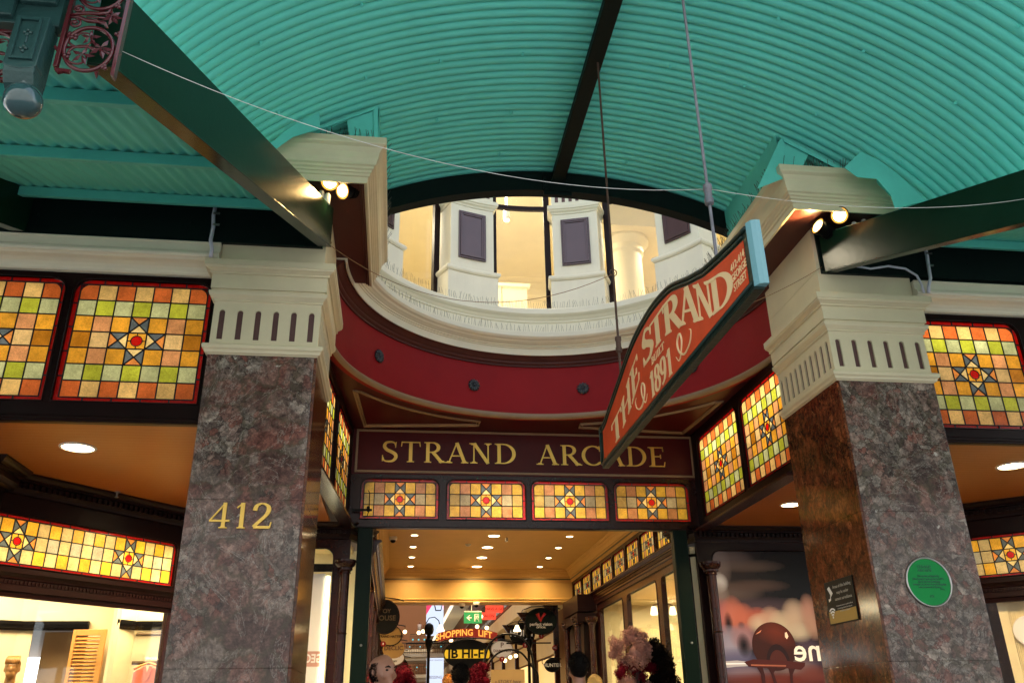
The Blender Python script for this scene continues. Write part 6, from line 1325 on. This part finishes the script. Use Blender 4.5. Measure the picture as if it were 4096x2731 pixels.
# ------------------------------------------------------------------ people
def person(x, y, top, label, hair='hair', bald=False, cloth='greycloth', yaw=0.0, tilt=0.0, scale=None, fine=True, woman=False):
    H = top-FZ; s_ = H/1.75
    t = thing('person', label, 'person', (x, y, FZ), yaw, 'people walking in the arcade'); b = MB()
    def caps(p, q, r0, r1, n=10): b.tube([Vector(p).lerp(Vector(q), i/6) for i in range(7)], [r0+(r1-r0)*i/6 for i in range(7)], n); b.ball(p, r0, n); b.ball(q, r1, n)
    N = 10
    for sx in (-1, 1):
        caps((.09*sx,0,.92), (.10*sx,.02,.50), .085, .058); caps((.10*sx,.02,.50), (.10*sx,-.01,.09), .055, .038); caps((.10*sx,-.01,.05), (.11*sx,-.17,.035), .042, .03)
        caps((.185*sx,0,1.40), (.23*sx,.03,1.12), .052, .042); caps((.23*sx,.03,1.12), (.22*sx,-.06,.88), .040, .026)
        b.ball((.218*sx,-.075,.83), .042, 8, sc=(.5,.8,1.1))
        for f in range(4): caps((.215*sx,-.05-.018*f,.80), (.205*sx,-.055-.018*f,.74-.004*(f in (1,2))), .009, .008, 6)
        caps((.21*sx,-.10,.83), (.19*sx,-.115,.79), .010, .009, 6)
    b.ball((0,0,1.0), .15, 12, sc=(1.1,.72,.9)); b.ball((0,.0,1.2), .16, 12, sc=(1.02,.68,1.2)); b.ball((0,.01,1.36), .17, 12, sc=(1.12,.62,.75))
    caps((0,.01,1.42), (0,-.005,1.56), .062, .054)
    hc = Vector((0, -.02, 1.64)); 
    b.ball(tuple(hc), .095, 18, sc=(.80,.98,1.12)); b.ball((0,-.06,1.585), .055, 12, sc=(.95,.9,1.0)); b.ball((0,.025,1.655), .082, 14, sc=(.9,.95,1.0))
    b.ball((0,-.117,1.62), .016, 8, sc=(.8,1.1,1.5)); b.ball((0,-.102,1.668), .03, 8, sc=(1.9,.5,.35)); b.ball((0,-.100,1.577), .02, 8, sc=(1.4,.6,.35)); b.ball((0,-.098,1.545), .025, 8, sc=(1,.7,.8))
    for sx in (-1, 1): b.ball((.080*sx,.0,1.625), .022, 8, sc=(.4,.8,1.4)); b.ball((.045*sx,-.085,1.60), .026, 8, sc=(1,.7,.9))
    o = b.build('body', 'skin', t, smooth=True); o.scale = (s_,)*3
    rm_ = o.modifiers.new('remesh', 'REMESH'); rm_.mode = 'VOXEL'; rm_.voxel_size = .012 if fine else .03; rm_.use_smooth_shade = True; sm = o.modifiers.new('smooth', 'SMOOTH'); sm.iterations = 3
    b = MB(); b.lathe([(.17,.80),(.168,1.0),(.165,1.2),(.19,1.34),(.18,1.43),(.10,1.475),(.066,1.50)], n=24)
    for i, v in enumerate(b.v): b.v[i] = (v[0]*1.06, v[1]*.74, v[2])
    for sx in (-1, 1): b.tube([(.15*sx,0,1.43),(.20*sx,.01,1.38),(.235*sx,.03,1.2),(.235*sx,.035,1.10)], [.062,.068,.060,.055], 12)
    o2 = b.build('shirt', cloth, t, smooth=True); o2.scale = (s_,)*3
    b = MB(); b.lathe([(.165,.98),(.17,.86),(.16,.80)], n=20)
    for i, v in enumerate(b.v): b.v[i] = (v[0]*1.04, v[1]*.76, v[2])
    for sx in (-1, 1): b.tube([(.085*sx,0,.90),(.10*sx,.02,.52),(.10*sx,-.005,.10)], [.10,.075,.065], 12)
    o3 = b.build('trousers', 'black', t, smooth=True); o3.scale = (s_,)*3
    b = MB(); rnd = random.Random(int(x*100)); 
    R0 = .104
    if bald:
        for k in range(2600):
            th = rnd.uniform(-2.0, 2.0); ph = rnd.uniform(-.75, .32+.1*abs(th)); v = Vector((sin(th)*cos(ph), cos(th)*cos(ph), sin(ph)))
            if v.y < -.25: continue
            p = Vector((v.x*.081, v.y*.106, v.z*.108))+hc+Vector((0,.008,.0)); b.tube([p, p+Vector((v.x*.005, v.y*.005, -.007))], .0011, 3)
        o4 = b.build('hair', 'hair', t, recalc=False)
    else:
        b.ball((0,.012,1.662), .102, 20, sc=(.83,.98,1.04))
        b.v = [v if v[1] > -.06 or v[2] > 1.70 else (v[0], -.06, v[2]) for v in b.v]
        for k in range(1600):
            th = rnd.uniform(-pi, pi); ph = rnd.uniform(-.5, 1.5); v = Vector((sin(th)*cos(ph), cos(th)*cos(ph), sin(ph)))
            if v.y < -.3 and v.z < .45: continue
            p = Vector((v.x*.086, v.y*.100, v.z*.104))+Vector((0,.012,1.665)); b.tube([p, p+v*.007+Vector((rnd.uniform(-.008,.008), rnd.uniform(-.008,.008), rnd.uniform(-.006,.005)))], .002, 3)
        o4 = b.build('hair', hair, t, recalc=False)
    o4.scale = (s_,)*3
    for sx in (-1, 1):
        b = MB(); b.tube([(.018*sx,-.113,1.655),(.035*sx,-.112,1.662),(.055*sx,-.098,1.655)], [.004,.006,.003], 6); q = b.build('eyebrow', 'hair', t); q.scale = (s_,)*3
        b = MB(); b.ball((.033*sx,-.096,1.637), .0125, 10, sc=(1.2,.7,.6)); q = b.build('eye', 'hair', t, smooth=True); q.scale = (s_,)*3
    return t
def at_top(px, py, Y): p = P(px, py, Y); return p.x, p.y, p.z
x, y, z = at_top(878, 1501, 6.6); person(x, y, z, 'bald man in a grey top looking down in front of the left green post', bald=True, yaw=.75)
x, y, z = at_top(1058, 1527, 9); person(x, y, z, 'person with short brown hair seen from behind in the middle', yaw=pi, hair='hair')
x, y, z = at_top(1327, 1503, 8.0); person(x, y, z, 'man with black hair and maroon top seen from behind below the round sign', yaw=pi+.1, cloth='redcloth')
M['ginger'] = mat('ginger_hair', (.45, .18, .03), .6, bump=.5, bscale=90); M['blond'] = mat('blond_hair', (.6, .42, .14), .6, bump=.5, bscale=90)
x, y, z = at_top(1030, 1551, 14.8); person(x, y, z, 'ginger haired person farther down the arcade', yaw=pi, hair='ginger', fine=False)
x, y, z = at_top(1365, 1553, 11); person(x, y, z, 'blond haired person right of the man in the maroon top', yaw=pi, hair='blond', fine=False)
def tiny(px, ptop, pfoot, Y, cloth, label):
    a = P(px, ptop, Y); c = P(px, pfoot, Y); h = a.z-c.z; t = thing('person', label, 'person', (a.x, Y+.3, c.z), 0, 'people up on the gallery bridge')
    b = MB(); b.ball((0,0,h*.93), h*.065, 10, sc=(.85,.9,1.15)); b.tube([(0,0,h*.88),(0,0,h*.82)], h*.03, 8); b.tube([(0,0,h*.83),(0,0,h*.5)], [h*.11,h*.085], 10)
    for sx in (-1, 1): b.tube([(.05*h*sx,0,h*.52),(.05*h*sx,0,0)], [h*.055,h*.03], 8); b.tube([(.10*h*sx,0,h*.80),(.13*h*sx,0,h*.62),(.11*h*sx,-.03*h,h*.47)], [h*.035,h*.028,h*.02], 8)
    o = b.build('body', 'skin', t, smooth=True); r_ = o.modifiers.new('r', 'REMESH'); r_.mode = 'VOXEL'; r_.voxel_size = h*.02
    b = MB(); b.tube([(0,0,h*.84),(0,0,h*.48)], [h*.125,h*.10], 12); b.build('shirt', cloth, t, smooth=True)
tiny(1095, 1426, 1462, 86, 'whitecloth', 'tiny person in white standing at the left of the highest bridge'); 
tiny(964, 1426, 1466, 90, 'whitecloth', 'tiny person in white left of the upper banner on the highest bridge'); tiny(1032, 1424, 1466, 90, 'greycloth', 'tiny person right of the upper banner on the highest bridge'); tiny(1038, 1428, 1466, 90, 'black', 'tiny person in black right of the upper banner on the highest bridge')
# mannequin head in the clothes shop
mq = thing('mannequin', 'tan mannequin bust with moulded hair in the clothes shop', 'mannequin', (-4.53, 11.5, 0), .25)
b = MB(); z0 = 2.335
b.ball((0,-.01,z0-.115), .095, 18, sc=(.82,1,1.14)); b.ball((0,-.05,z0-.185), .055, 12); b.tube([(0,.01,z0-.2),(0,.01,z0-.36)], [.055,.062], 14); b.ball((0,-.108,z0-.135), .016, 8, sc=(.8,1.1,1.6)); b.ball((0,-.09,z0-.088), .03, 8, sc=(1.9,.5,.35)); b.ball((0,-.092,z0-.178), .02, 8, sc=(1.4,.6,.4))
for sx in (-1, 1): b.ball((.08*sx,.01,z0-.13), .024, 8, sc=(.4,.8,1.4))
b.ball((0,.01,z0-.5), .19, 14, sc=(1.15,.6,.9)); b.tube([(0,.01,z0-.45),(0,.01,.5)], [.16,.14], 16)
o = b.build('body', 'mannequin', mq, smooth=True); r_ = o.modifiers.new('r', 'REMESH'); r_.mode = 'VOXEL'; r_.voxel_size = .009; r_.use_smooth_shade = True
b = MB(); b.ball((0,.012,z0-.085), .095, 18, sc=(.9,1,.95))
for k in range(9): b.tube([(-.07+.0175*k, -.095+.004*abs(k-4), z0-.075), (-.068+.017*k, -.085, z0-.02), (-.06+.015*k, -.02, z0+.012), (-.05+.012*k, .07, z0-.01)], .012, 6)
b.build('moulded_hair', 'mannequin', mq, smooth=True)
b = MB(); b.tube([(0,.01,z0-.42),(0,.01,z0-.9)], [.19,.17], 18); b.build('shirt', 'greycloth', mq, smooth=True)
# right shop panel with disc
rp = thing('ribbed_display', 'yellow lit ribbed display panel with a white disc at the bottom right corner', 'display', (6.93, 9.97, 0), atan2(-.666, .746))
b = MB(); b.box(.32, .42, .12, .16, FZ, 2.9)
for k in range(70): b.box(.425+.022*k, .437+.022*k, .13, .15, FZ, 2.9)
b.box(.42, 2.2, .15, .17, FZ, 2.9); b.build('ribbed_panel', 'shopwall', rp)
b = MB(); b.lathe([(.001,-.02),(.165,-.02),(.175,-.01),(.175,.02)], (.60, .10, 2.41), 40, axis='y'); o = b.build('disc', 'white', rp, smooth=True, auto=30)
put_text('V', .22, 'black', o, (.66, .078, 2.41), depth=.003, bold=.01)
lamp('shop_lamp', 'AREA', (8.0, 10.2, 2.9), 14, (1, .80, .42), .8)
b = MB(); b.box(5.5, 12, 12.2, 12.3, FZ, 4); tag(b.build('shop_back_wall', 'mahogany_dark'), 'dark wall behind the shop at the right edge', 'wall')

# street canyon opposite, behind the viewer: shades the recess from the low sky
b = MB()
for i in range(8):
    x = -64+16*i; h = 17+[3,0,5,2,6,1,4,2][i]; b.box(x, x+15.9, -24, -15, 0, h)
    for j in range(4):
        for k in range(4): b.box(x+1.2+3.7*j, x+3.2+3.7*j, -14.99, -14.9, 4+3.6*k, 6+3.6*k)
tag(b.build('street_buildings', 'facade'), 'row of rendered buildings across the street behind the viewer', 'building')
# ------------------------------------------------------------------ world, sun, view
w = bpy.data.worlds.new('World'); scene.world = w; w.use_nodes = True; nt = w.node_tree
bg = nt.nodes['Background']; sky = nt.nodes.new('ShaderNodeTexSky'); sky.sky_type = 'NISHITA'; sky.sun_disc = False
EL, AZ = radians(52), radians(-28)      # sun high behind the building, a little to the left
sky.sun_elevation = EL; sky.sun_rotation = AZ; sky.altitude = 50
hs = nt.nodes.new('ShaderNodeHueSaturation'); hs.inputs['Saturation'].default_value = .48; nt.links.new(sky.outputs[0], hs.inputs['Color']); nt.links.new(hs.outputs[0], bg.inputs[0]); bg.inputs[1].default_value = .15
d = Vector((sin(AZ)*cos(EL), cos(AZ)*cos(EL), sin(EL)))
sl_ = bpy.data.lights.new('sun', 'SUN'); sl_.energy = 4.5; sl_.angle = radians(.5); sl_.color = (1, .965, .91)
so = bpy.data.objects.new('sun', sl_); col.objects.link(so); so.rotation_euler = d.to_track_quat('Z', 'Y').to_euler()
vs_ = scene.view_settings; vs_.view_transform = 'Standard'; vs_.look = 'None'; vs_.exposure = EXPO; vs_.gamma = 1; vs_.use_curve_mapping = False
c_ = scene.cycles; c_.max_bounces = 8; c_.diffuse_bounces = 4; c_.glossy_bounces = 3; c_.transmission_bounces = 4; c_.transparent_max_bounces = 8
c_.sample_clamp_indirect = 6; c_.sample_clamp_direct = 0; c_.use_denoising = True; c_.caustics_reflective = False; c_.caustics_refractive = False
c_.use_light_tree = True
